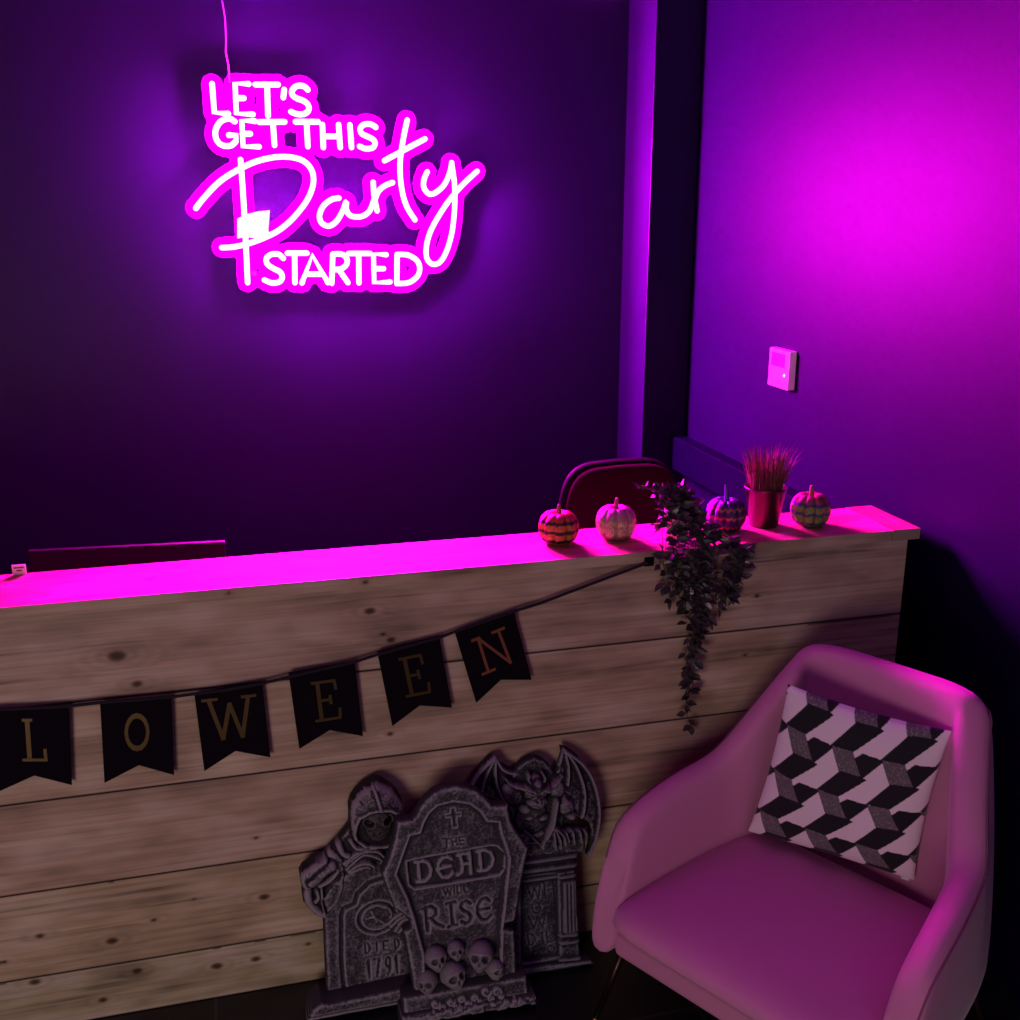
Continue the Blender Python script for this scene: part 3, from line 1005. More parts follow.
def ribbon(P, w, d0, d1, mb):
    """flat bar along a 2D polyline"""
    for si_, (a, b) in enumerate(zip(P[:-1], P[1:])):
        d1 = d1 + .00012
        a = np.array(a); b = np.array(b); t = b - a
        L = np.linalg.norm(t)
        if L < 1e-6: continue
        t /= L; n = np.array((-t[1], t[0]))
        a = a - t * w * .35; b = b + t * w * .35
        mb.prism([tuple(a + n * w / 2), tuple(a - n * w / 2), tuple(b - n * w / 2), tuple(b + n * w / 2)][::-1], d0, d1)


def bunting():
    P = Plane((.3, YC - .020, .85), (1, 0, 0), (0, 0, 1))
    t = empty('party_bunting')
    t.matrix_world = P.matrix()
    tag(t, 'string of black swallowtail pennants with gold letters strung across the counter front', 'bunting')
    C5 = lambda pts: P.poly(pts, 1020 / 540, 0, 540)
    C8 = lambda pts: P.poly(pts, 1020 / 290, 270, 590)
    C7 = lambda pts: P.poly(pts, 1020 / 270, 0, 690)
    pens = [
        ('bL', C7([(-70, 78), (262, 62), (272, 358), (130, 322), (-25, 392)]), C7([(82, 112), (150, 112), (185, 262), (82, 262)]), .10),
        ('bO', C7([(378, 44), (648, 25), (658, 320), (525, 283), (395, 350)]), C7([(455, 85), (580, 85), (580, 230), (455, 230)]), .10),
        ('bW', C5([(367, 290), (495, 268), (511, 410), (445, 398), (386, 436)]), C5([(382, 303), (478, 293), (484, 367), (392, 378)]), .12),
        ('bE', C8([(65, 293), (298, 250), (327, 513), (210, 492), (103, 558)]), C8([(142, 328), (236, 315), (254, 445), (158, 460)]), .13),
        ('bE', C8([(377, 218), (595, 162), (640, 413), (527, 405), (430, 478)]), C8([(450, 243), (538, 226), (568, 355), (476, 373)]), .13),
        ('bN', C8([(650, 150), (857, 75), (920, 315), (812, 315), (725, 396)]), C8([(708, 178), (822, 132), (868, 245), (742, 297)]), .16),
    ]
    for i, (ch, poly, box, _) in enumerate(pens):
        mb = MB(); mb.prism([tuple(p) for p in poly][::-1], 0, .0016)
        pn = mb.build('pennant', M_card, t)
        # fold of the hem at the top
        a, b = poly[0], poly[1]
        n = np.array((-(b - a)[1], (b - a)[0])); n /= np.linalg.norm(n)
        h_ = MB(); h_.prism([tuple(a - n * .014), tuple(b - n * .014), tuple(b + n * .003), tuple(a + n * .003)], .0016, .0042)
        h_.build('hem', M_card, pn)
        tl, tr_, br, bl = box
        f = lambda u, v: tuple((bl * (1 - u) + br * u) * (1 - v) + (tl * (1 - u) + tr_ * u) * v)
        m2 = MB()
        if ch == 'bO':
            q = [f(u, v) for u, v in G[ch][0]]; cen = np.mean(q[:-1], 0)
            o1 = [tuple(cen + (np.array(p) - cen) * 1.0) for p in q[:-1]]; o2 = [tuple(cen + (np.array(p) - cen) * .72) for p in q[:-1]]
            K_ = len(o1); vv = [(p[0], p[1], .0024) for p in o1 + o2] + [(p[0], p[1], .0016) for p in o1 + o2]
            m2.add(vv, [(k, (k + 1) % K_, K_ + (k + 1) % K_, K_ + k) for k in range(K_)] + [(k, 2 * K_ + k, 2 * K_ + (k + 1) % K_, (k + 1) % K_) for k in range(K_)] + [(K_ + k, K_ + (k + 1) % K_, 3 * K_ + (k + 1) % K_, 3 * K_ + k) for k in range(K_)])
        wd = .0066
        for k, st in enumerate(G[ch] if ch != 'bO' else []):
            q = [f(u, v) for u, v in st]
            ribbon(q, wd * (1.5 if (k == 0 and ch != 'bN') else 1.1), .0016, .0024 + .00045 * k, m2)
        m2.build('letter', M_foil_reflect if ch == 'bN' else M_foil, pn)
    cord = C5([(-30, 323), (0, 318), (60, 316), (130, 312), (190, 305), (262, 300), (330, 294), (367, 289), (430, 281), (497, 269), (545, 257), (610, 242), (672, 228), (712, 215), (770, 199), (832, 182), (860, 171), (910, 154), (965, 135), (1020, 118), (1120, 80), (1222, 42)])
    MB().tube([(p[0], p[1], .005) for p in cord], .0042, 6).build('cord', M_string, t)
    e = cord[-1]
    bevel(MB().box(e[0] - .006, e[0] + .02, e[1] - .012, e[1] + .012, -.004, -.001).build('tape', M_card, t), .0005)
bunting()

# ------------------------------------------------------------------ gravestone props: relief panels sculpted as height fields
M_stone = vcol(mat('painted_foam_stone', (.2, .2, .2), .62, spec=.35))


def relief(name, PL, outline, hfun, parent, step=.0025, paint=(.027, .024, .029), dry=(.27, .24, .28), seed=0, back=0.0, rough=1.0, black=None):
    """PL plane, outline polygon (local), hfun(X, Y) -> height above the plane. One closed mesh."""
    o = np.array(outline)
    x0, y0 = o.min(0) - step * 2; x1, y1 = o.max(0) + step * 2
    xs = np.arange(x0, x1, step); ys = np.arange(y0, y1, step)
    X, Y = np.meshgrid(xs, ys)
    sd = sdf(X, Y, o)
    H = hfun(X, Y, sd)
    H = H + rough * .0016 * (fbm(X * 120 + seed, Y * 120, 3) - .5) + rough * .0022 * (fbm(X * 34 + seed, Y * 34, 2) - .5)
    # rounded rim
    H = H - .006 * (1 - sstep(0, .008, sd))
    H = np.maximum(H, back + .002)
    ny, nx = X.shape
    cellin = (inside(X + step / 2, Y + step / 2, o))[:-1, :-1]
    # dry-brushed paint: light grey on the raised edges, dark wash in the hollows
    def blur(a, r_):
        k = np.ones(2 * r_ + 1) / (2 * r_ + 1)
        a = np.pad(a, r_, mode='edge')
        a = np.apply_along_axis(lambda m: np.convolve(m, k, 'valid'), 0, a)
        return np.apply_along_axis(lambda m: np.convolve(m, k, 'valid'), 1, a)
    hp = H - blur(H, 5)
    hp2 = H - blur(H, 2)
    w = np.clip(.20 + hp * 170 + hp2 * 330 + 1.4 * (fbm(X * 320 + seed, Y * 320, 2) - .5) + .6 * (fbm(X * 30 + seed, Y * 30, 3) - .5), 0, 1) ** 1.3
    Cc = np.array(paint) * (1 - w[..., None]) + np.array(dry) * w[..., None]
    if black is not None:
        bm_ = black(X, Y)[..., None]          # shade put into the colour of the recess
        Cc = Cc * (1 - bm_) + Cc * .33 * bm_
    vid = -np.ones((ny, nx), int)
    used = np.zeros((ny, nx), bool)
    used[:-1, :-1] |= cellin; used[1:, :-1] |= cellin; used[:-1, 1:] |= cellin; used[1:, 1:] |= cellin
    full = np.ones((ny, nx), bool)
    pad = np.pad(cellin, 1)
    full = pad[:-1, :-1] & pad[1:, :-1] & pad[:-1, 1:] & pad[1:, 1:]
    vid[used] = np.arange(used.sum())
    V = np.stack([X[used], Y[used], H[used]], 1)
    cc = Cc[used]
    # snap the border vertices on to the outline
    bmask = (used & ~full)[used]
    for i in np.where(bmask)[0]:
        p = V[i, :2]; best = None
        for (ax, ay), (bx, by) in zip(o, np.roll(o, -1, 0)):
            vx, vy = bx - ax, by - ay
            t = min(1, max(0, ((p[0] - ax) * vx + (p[1] - ay) * vy) / (vx * vx + vy * vy + 1e-12)))
            q = (ax + t * vx, ay + t * vy); d = (q[0] - p[0]) ** 2 + (q[1] - p[1]) ** 2
            if best is None or d < best[0]: best = (d, q)
        if best[0] < (step * 2.2) ** 2:
            V[i, 0], V[i, 1] = best[1]
    F = []
    jj, ii = np.where(cellin)
    for j, i in zip(jj, ii):
        F.append((vid[j, i], vid[j, i + 1], vid[j + 1, i + 1], vid[j + 1, i]))
    # border edges -> side skirt
    from collections import Counter
    ec = Counter(); ed = {}
    for f in F:
        for k in range(4):
            a, b = f[k], f[(k + 1) % 4]
            key = (min(a, b), max(a, b)); ec[key] += 1; ed[key] = (a, b)
    nb = {}
    V = list(map(tuple, V)); cc = list(map(tuple, cc))
    def bk(a):
        if a not in nb:
            nb[a] = len(V); V.append((V[a][0], V[a][1], back)); cc.append(paint)
        return nb[a]
    for key, n in ec.items():
        if n == 1:
            a, b = ed[key]
            F.append((b, a, bk(a), bk(b)))
    return link_mesh(name, V, F, M_stone, parent, True, np.array(cc))


def strokes_in_box(ch, box):
    tl, tr_, br, bl = [np.array(p) for p in box]
    f = lambda u, v: tuple((bl * (1 - u) + br * u) * (1 - v) + (tl * (1 - u) + tr_ * u) * v)
    return [[f(u, v) for u, v in st] for st in G[ch]]


def stroke_field(X, Y, strokes):
    d = np.full(X.shape, 9.0)
    for s_ in strokes:
        d = np.minimum(d, seg_dist(X, Y, s_))
    return d


def skull(parent, c, r_, rot, name='skull', yaw=0.0, pitch=0.0, jaw=True):
    """a small modelled skull: cranium, brow, sockets, nose hole, cheekbones and teeth, in one mesh. local: x right, y up, z out"""
    nu, nv = 64, 48
    V, C = [], []
    for j in range(nv + 1):
        ph = -math.pi / 2 + math.pi * j / nv
        for i in range(nu):
            a = 2 * math.pi * i / nu
            x = math.cos(ph) * math.sin(a); y = math.sin(ph); z = math.cos(ph) * math.cos(a)
            X_, Y_, Z_ = x * .84, y * 1.0, z * .95
            # narrow the face below the eyes into the jaw
            lo = max(0.0, -y - .05)
            X_ *= 1 - .48 * lo ** .8
            Z_ *= 1 - .10 * lo if z > 0 else 1 - .6 * lo
            dsp = 0
            if z > 0:
                for sx in (-1, 1):
                    e = math.hypot((X_ - sx * .33) / .235, (Y_ + .12) / .22)
                    dsp -= .42 * math.exp(-e ** 4)
                    b = math.hypot((X_ - sx * .34) / .34, (Y_ - .17) / .10)
                    dsp += .10 * math.exp(-b ** 2)
                    ck = math.hypot((X_ - sx * .48) / .18, (Y_ + .42) / .14)
                    dsp += .12 * math.exp(-ck ** 2)
                n_ = math.hypot(X_ / (.10 + .05 * max(0, -(Y_ + .25))), (Y_ + .43) / .15)
                dsp -= .26 * math.exp(-n_ ** 4)
                if -.88 < Y_ < -.60 and abs(X_) < .34:
                    dsp -= .05 * (math.sin(X_ * 48) > .4)
                dsp -= .10 * math.exp(-((Y_ + .745) / .03) ** 2) * (abs(X_) < .3)
            V.append((X_ * (1 + .0), Y_, Z_ + dsp))
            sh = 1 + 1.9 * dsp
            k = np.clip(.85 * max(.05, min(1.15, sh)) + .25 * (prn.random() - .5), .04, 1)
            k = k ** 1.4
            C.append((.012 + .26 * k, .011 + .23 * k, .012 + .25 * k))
    V = np.array(V) * r_
    cp_, sp2 = math.cos(.42), math.sin(.42)
    V = np.stack([V[:, 0], V[:, 1] * cp_ + V[:, 2] * sp2, -V[:, 1] * sp2 + V[:, 2] * cp_], 1)
    cr, sr = math.cos(rot), math.sin(rot)
    cyw, syw = math.cos(yaw), math.sin(yaw)
    V = np.stack([V[:, 0] * cyw + V[:, 2] * syw, V[:, 1], -V[:, 0] * syw + V[:, 2] * cyw], 1)
    V = np.stack([V[:, 0] * cr - V[:, 1] * sr, V[:, 0] * sr + V[:, 1] * cr, V[:, 2]], 1) + np.array(c)
    F = [(j * nu + i, j * nu + (i + 1) % nu, (j + 1) * nu + (i + 1) % nu, (j + 1) * nu + i) for j in range(nv) for i in range(nu)]
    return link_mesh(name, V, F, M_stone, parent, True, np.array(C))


def up(H, b, c):
    return np.where(c > 0, np.maximum(H, b + c), H)


def capsule_h(X, Y, pts, r_, h):
    """rounded ridge along a polyline"""
    P = catmull(pts, 5) if len(pts) > 2 else pts
    d = seg_dist(X, Y, [tuple(p) for p in P])
    return h * np.sqrt(np.clip(1 - (d / r_) ** 2, 0, 1))


def taper_h(X, Y, pts, radii, h):
    out = np.zeros(X.shape)
    P = np.array(catmull([tuple(p) for p in pts], 6)); n = len(P)
    rr = np.interp(np.linspace(0, 1, n), np.linspace(0, 1, len(radii)), radii)
    for q, r_ in zip(P, rr):
        d = np.hypot(X - q[0], Y - q[1])
        out = np.maximum(out, h * (r_ / max(radii)) * np.sqrt(np.clip(1 - (d / r_) ** 2, 0, 1)))
    return out


def ell_h(X, Y, c, rx, ry, h, rot=0):
    dx, dy = X - c[0], Y - c[1]
    cr, sr = math.cos(rot), math.sin(rot)
    u = (dx * cr + dy * sr) / rx; v = (-dx * sr + dy * cr) / ry
    return h * np.sqrt(np.clip(1 - u * u - v * v, 0, 1))


def tomb_root(name, PL, label):
    t = empty(name); t.matrix_world = PL.matrix()
    return tag(t, label, 'gravestone prop')


# --- middle gravestone: THE DEAD WILL RISE
def dead_will_rise():
    lean = math.atan2(.075, .62)
    PL = Plane((.49, 2.305, .0), (1, -.03, 0), (0, math.sin(lean), math.cos(lean)))
    PL.lift = .030
    S, OX, OY = 4.25, 380, 780
    P = lambda pts: PL.poly(pts, S, OX, OY)
    t = tomb_root('gravestone_prop', PL, 'middle grey gravestone reading THE DEAD WILL RISE with skulls at its foot')
    out = P([(150, 950), (135, 850), (98, 645), (128, 625), (122, 590), (85, 562), (60, 545), (28, 470), (4, 397), (35, 330), (58, 255), (70, 175), (100, 170), (130, 166), (148, 150), (165, 118), (190, 85), (225, 52), (265, 32), (320, 22), (370, 28), (415, 46), (450, 75), (478, 106), (545, 105), (555, 170), (572, 205), (600, 245), (632, 292), (618, 350), (608, 405), (595, 480), (590, 520), (578, 585), (572, 600), (535, 612), (528, 628), (572, 640), (578, 740), (582, 850), (580, 900)])
    inn = P([(195, 960), (190, 740), (168, 660), (150, 590), (120, 500), (72, 398), (105, 305), (130, 236), (175, 226), (190, 180), (212, 140), (245, 110), (310, 93), (380, 102), (425, 135), (455, 178), (502, 180), (512, 230), (530, 280), (545, 330), (540, 390), (530, 470), (525, 540), (515, 610), (510, 760), (515, 900)])
    box = P([(118, 355), (150, 345), (470, 288), (500, 290), (530, 318), (528, 385), (510, 408), (150, 468), (128, 450)])
    dead = [('uD', [(150, 358), (222, 345), (232, 432), (158, 445)]), ('uE', [(240, 342), (312, 330), (318, 418), (246, 430)]),
            ('uA', [(322, 325), (392, 315), (400, 405), (330, 418)]), ('uD', [(412, 312), (490, 300), (496, 385), (420, 398)])]
    rise = [('uR', [(185, 552), (262, 536), (275, 632), (195, 655)]), ('uI', [(275, 538), (335, 525), (342, 622), (285, 635)]),
            ('uS', [(335, 530), (395, 518), (402, 610), (345, 625)]), ('uE', [(410, 520), (472, 505), (480, 598), (418, 612)])]
    the = [('T', [(268, 258), (300, 256), (303, 288), (272, 290)]), ('H', [(305, 256), (332, 252), (336, 284), (308, 287)]), ('E', [(336, 252), (362, 248), (366, 280), (340, 283)])]
    will = [('W', [(272, 468), (308, 464), (310, 496), (275, 500)]), ('I', [(312, 462), (322, 460), (326, 492), (316, 494)]), ('L', [(326, 460), (350, 457), (354, 489), (330, 492)]), ('L', [(356, 456), (382, 452), (386, 484), (360, 488)])]
    cross = P([(303, 125), (322, 123), (325, 146), (345, 143), (347, 158), (327, 161), (332, 208), (312, 210), (307, 163), (282, 166), (281, 152), (304, 148)])

    def h(X, Y, sd):
        H = np.full(X.shape, .034)
        si = sdf(X, Y, inn)
        H -= .013 * sstep(-.002, .005, si)
        # thin bead along the inner edge
        H += .004 * np.exp(-((si + .004) / .0022) ** 2)
        sb = sdf(X, Y, box)
        H -= .010 * sstep(-.001, .004, sb)
        H += .004 * np.exp(-((sb + .003) / .0022) ** 2)
        d = stroke_field(X, Y, [s_ for ch, b in dead for s_ in strokes_in_box(ch, P(b))])
        H += .011 * (1 - sstep(.0032, .0062, d))
        d = stroke_field(X, Y, [s_ for ch, b in rise for s_ in strokes_in_box(ch, P(b))])
        H -= .009 * (1 - sstep(.0022, .0055, d)); H += .0006 * np.exp(-((d - .0072) / .002) ** 2)
        d = stroke_field(X, Y, [s_ for ch, b in the + will for s_ in strokes_in_box(ch, P(b))])
        H -= .006 * (1 - sstep(.0010, .0032, d))
        sc = sdf(X, Y, cross)
        H += .004 * np.exp(-((sc) / .0020) ** 2) - .004 * sstep(0, .003, sc)
        # cracks
        for pts in ([(60, 250), (50, 300), (20, 330)], [(560, 300), (600, 320), (585, 380)], [(545, 520), (575, 545)]):
            d = seg_dist(X, Y, P(pts)); H -= .003 * (1 - sstep(.0005, .002, d))
        return H
    relief('slab', PL, out, h, t, seed=3)
    # two-step plinth with scrollwork
    PL.lift = .058
    pu = P([(95, 928), (360, 880), (625, 834), (634, 922), (350, 970), (100, 1020)])
    curls = []
    for cx, cy, r_, s_ in ((235, 948, 18, 1), (262, 968, 16, -1), (300, 940, 16, 1), (322, 958, 14, 1), (345, 932, 14, -1), (372, 945, 15, 1), (400, 925, 14, -1), (425, 938, 15, 1), (450, 895, 22, 1), (468, 925, 14, -1), (495, 898, 20, -1), (512, 915, 10, 1)):
        curls.append([(cx + r_ * (1 - k / 14) * math.cos(s_ * k * .55), cy + r_ * (1 - k / 14) * math.sin(s_ * k * .55)) for k in range(12)])
    cl = [P(c) for c in curls]

    def hu(X, Y, sd):
        H = np.full(X.shape, .058)
        d = stroke_field(X, Y, [list(map(tuple, c)) for c in cl])
        return H + .009 * np.sqrt(np.clip(1 - (d / .0048) ** 2, 0, 1))
    relief('plinth', PL, pu, hu, t, seed=5)
    PL.lift = .070
    pl_ = P([(90, 1005), (350, 960), (662, 912), (668, 962), (500, 1000), (300, 1045), (88, 1090)])
    pl_[:, 1] = np.maximum(pl_[:, 1], .004)
    relief('base', PL, pl_, lambda X, Y, sd: np.full(X.shape, .070) + .004 * (fbm(X * 60, Y * 60, 2) > .55), t, seed=8)
    PL.lift = .045
    for (x, y, r_, rot, yaw, nm) in ((205, 868, 44, .15, -.5, 0), (490, 815, 38, -.3, .6, 0), (325, 733, 36, .05, .1, 0), (240, 768, 47, .05, .25, 0), (428, 752, 56, -.12, -.25, 0), (312, 835, 54, .18, .35, 0)):
        c = PL.loc(OX + x / S, OY + y / S)
        k = 2.62 / FPX / S
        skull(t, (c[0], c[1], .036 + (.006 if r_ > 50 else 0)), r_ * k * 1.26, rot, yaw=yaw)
dead_will_rise()


# --- left gravestone with the hooded reaper
def reaper_stone():
    lean = math.atan2(.07, .70)
    PL = Plane((.22, 2.405, .0), (1, 0.0, 0), (0, math.sin(lean), math.cos(lean)))
    PL.lift = .028
    def A(pts): return PL.poly(pts, 6.8, 295, 775)       # upper crop
    def B(pts): return PL.poly(pts, 7.286, 300, 880)     # lower crop
    def F_(pts): return PL.poly(pts, 3.1875, 290, 740)
    t = tomb_root('gravestone_prop', PL, 'left gravestone with a hooded reaper leaning over it, reading DIED 1791')
    slab = F_([(118, 842), (106, 565), (120, 500), (170, 430), (235, 395), (330, 330), (440, 360), (470, 500), (460, 840)])
    panel = B([(320, 800), (300, 560), (300, 260), (318, 205), (395, 172), (420, 100), (500, 20), (640, -30), (800, 60), (830, 200), (850, 400), (880, 730), (600, 775)])
    ring = B([(560, 270)])[0]
    dig = [('D', [(468, 462), (512, 456), (518, 530), (474, 536)]), ('I', [(545, 455), (570, 452), (578, 520), (552, 524)]), ('E', [(598, 448), (650, 440), (655, 508), (604, 516)]), ('D', [(688, 432), (722, 426), (728, 496), (694, 502)])]
    num = [('1', [(475, 590), (520, 582), (530, 706), (484, 716)]), ('7', [(535, 580), (585, 570), (592, 692), (542, 704)]), ('9', [(620, 565), (665, 556), (672, 680), (626, 692)]), ('1', [(685, 552), (715, 546), (724, 668), (694, 676)])]

    def h(X, Y, sd):
        H = np.full(X.shape, .030)
        sp_ = sdf(X, Y, panel)
        H -= .009 * np.exp(-((sp_) / .0050) ** 2)
        H += .003 * np.exp(-((sp_ - .008) / .002) ** 2)
        k = 2.68 / FPX / 7.286
        d = np.abs(np.hypot((X - ring[0]) / 1.15, Y - ring[1]) - 118 * k)
        H -= .008 * (1 - sstep(.002, .005, d)); H += .003 * np.exp(-((d - .007) / .002) ** 2)
        # clock like tracery inside the ring
        for pts in ([(480, 280), (540, 265), (620, 320), (660, 260)], [(560, 170), (610, 200), (700, 170)], [(600, 330), (660, 290), (720, 240)], [(520, 230), (560, 300)]):
            d = seg_dist(X, Y, B(pts)); H += .004 * (1 - sstep(.001, .003, d))
        d = stroke_field(X, Y, [s_ for ch, b in dig for s_ in strokes_in_box(ch, B(b))])
        H -= .008 * (1 - sstep(.0014, .0034, d))
        d = stroke_field(X, Y, [s_ for ch, b in num for s_ in strokes_in_box(ch, B(b))])
        H -= .009 * (1 - sstep(.0018, .0040, d))
        # skeleton fingers of the lower hand
        for pts in ([(690, 360), (740, 290), (790, 270)], [(660, 330), (720, 270), (775, 245)], [(640, 310), (690, 260), (750, 225)], [(715, 370), (760, 330), (810, 300)]):
            H = up(H, .030, capsule_h(X, Y, B(pts), .0045, .010))
        return H
    relief('slab', PL, slab, h, t, seed=12)
    PL.lift = .088
    base = F_([(70, 862), (100, 840), (128, 842), (380, 788), (520, 760), (540, 840), (520, 900), (60, 985)])
    base[:, 1] = np.maximum(base[:, 1], .004)
    def hb(X, Y, sd):
        s2 = sdf(X, Y, F_([(150, 830), (520, 752), (520, 790), (118, 872)]))
        H = np.full(X.shape, .088)
        for off in (28, 60):
            d = seg_dist(X, Y, F_([(60, 862 + off), (380, 800 + off), (540, 768 + off)])); H -= .006 * (1 - sstep(.001, .004, d))
        return H
    relief('base', PL, base, hb, t, seed=14)

    PL.lift = .045
    # reaper: hood, arm, sleeve and skeletal hand
    fig = A([(200, 975), (150, 965), (110, 930), (60, 885), (50, 830), (55, 780), (38, 735), (32, 690), (55, 650), (130, 600), (190, 580), (240, 520), (290, 470), (345, 400), (372, 360), (375, 290), (370, 230), (385, 180), (420, 130), (470, 85), (520, 60), (555, 42), (600, 55), (660, 90), (710, 140), (740, 200), (745, 260), (735, 330), (700, 420), (640, 520), (620, 600), (560, 640), (470, 640), (350, 690), (345, 780), (320, 860), (270, 930), (230, 970)])
    hood_o = A([(380, 360), (375, 260), (385, 185), (470, 85), (555, 45), (660, 92), (740, 205), (745, 300), (690, 480), (600, 500), (470, 495), (400, 440)])
    face = A([(420, 330), (440, 275), (500, 235), (570, 218), (640, 222), (690, 250), (705, 310), (690, 400), (660, 470), (600, 490), (500, 485), (430, 450), (410, 400)])

    def hf(X, Y, sd):
        H = np.full(X.shape, .030)
        so = sdf(X, Y, hood_o)
        H = np.maximum(H, .034 + .040 * np.sqrt(np.clip(1 - (1 - np.clip(so / .045, 0, 1)) ** 2, 0, 1)) * (so > 0))
        sf = sdf(X, Y, face)
        H = H - .038 * sstep(-.001, .010, sf) * (so > 0)
        H += .006 * np.exp(-((sf + .004) / .003) ** 2) * (so > 0)
        # crest seam
        H += capsule_h(X, Y, A([(525, 70), (548, 120), (575, 210)]), .004, .006)
        # shadowed skull: brow ridges, sockets, nose, chin
        H = np.maximum(H, (.040 + ell_h(X, Y, A([(568, 345)])[0], .033, .042, .020)) * (sf > .002))
        for (ex, ey) in ((505, 325), (630, 305)):
            e = A([(ex, ey)])[0]
            d = np.hypot((X - e[0]) / 1.15, Y - e[1])
            slant = Y - e[1] < .009 + (X - e[0]) * (.45 if ex > 568 else -.45)
            H += .006 * np.exp(-((d - .0125) / .0016) ** 2) * (sf > 0) * slant - .014 * (1 - sstep(.007, .011, d)) * (sf > 0) * slant
        n_ = A([(575, 385)])[0]; d = np.hypot((X - n_[0]) / .8, Y - n_[1]); H -= .008 * (1 - sstep(.002, .005, d)) * (sf > 0)
        # shoulder and arm folds
        for pts, r_, hh in (([(300, 480), (330, 540), (380, 560)], .010, .024), ([(380, 450), (420, 500), (480, 500), (560, 490)], .007, .026),
                            ([(240, 540), (300, 580), (310, 640)], .012, .022), ([(190, 590), (140, 640), (90, 680)], .016, .030),
                            ([(250, 620), (200, 650), (150, 700), (110, 730)], .017, .034), ([(290, 650), (240, 710), (170, 750)], .008, .030),
                            ([(70, 690), (60, 730), (90, 760)], .014, .028), ([(90, 780), (90, 830), (110, 890), (150, 930), (190, 960)], .013, .026),
                            ([(150, 790), (160, 830), (140, 860)], .006, .030), ([(180, 770), (190, 870), (210, 960)], .004, .030)):
            H = up(H, .026, capsule_h(X, Y, A(pts), r_, hh))
        s2 = sdf(X, Y, A([(180, 850), (260, 740), (340, 690), (345, 780), (300, 890), (220, 970), (200, 930)]))
        H = np.where(s2 > 0, .034 + .006 * sstep(0, .01, s2), H)
        # bony forearm and fingers lying under the hood
        for pts in ([(350, 640), (400, 590), (470, 540), (560, 560), (600, 590)], [(340, 610), (400, 560), (470, 520), (560, 520), (610, 560)], [(360, 655), (430, 610), (500, 600), (540, 625)], [(330, 600), (360, 575), (420, 530), (500, 505)], [(370, 660), (420, 640), (480, 625), (510, 635)]):
            H = up(H, .034, capsule_h(X, Y, A(pts), .0042, .020))
        return H
    relief('reaper_figure', PL, fig, hf, t, seed=21, step=.002, paint=(.012, .010, .013), dry=(.30, .26, .29), black=lambda X, Y: sstep(0, .004, sdf(X, Y, face)))  # face colour darkened for the hood's shade
reaper_stone()


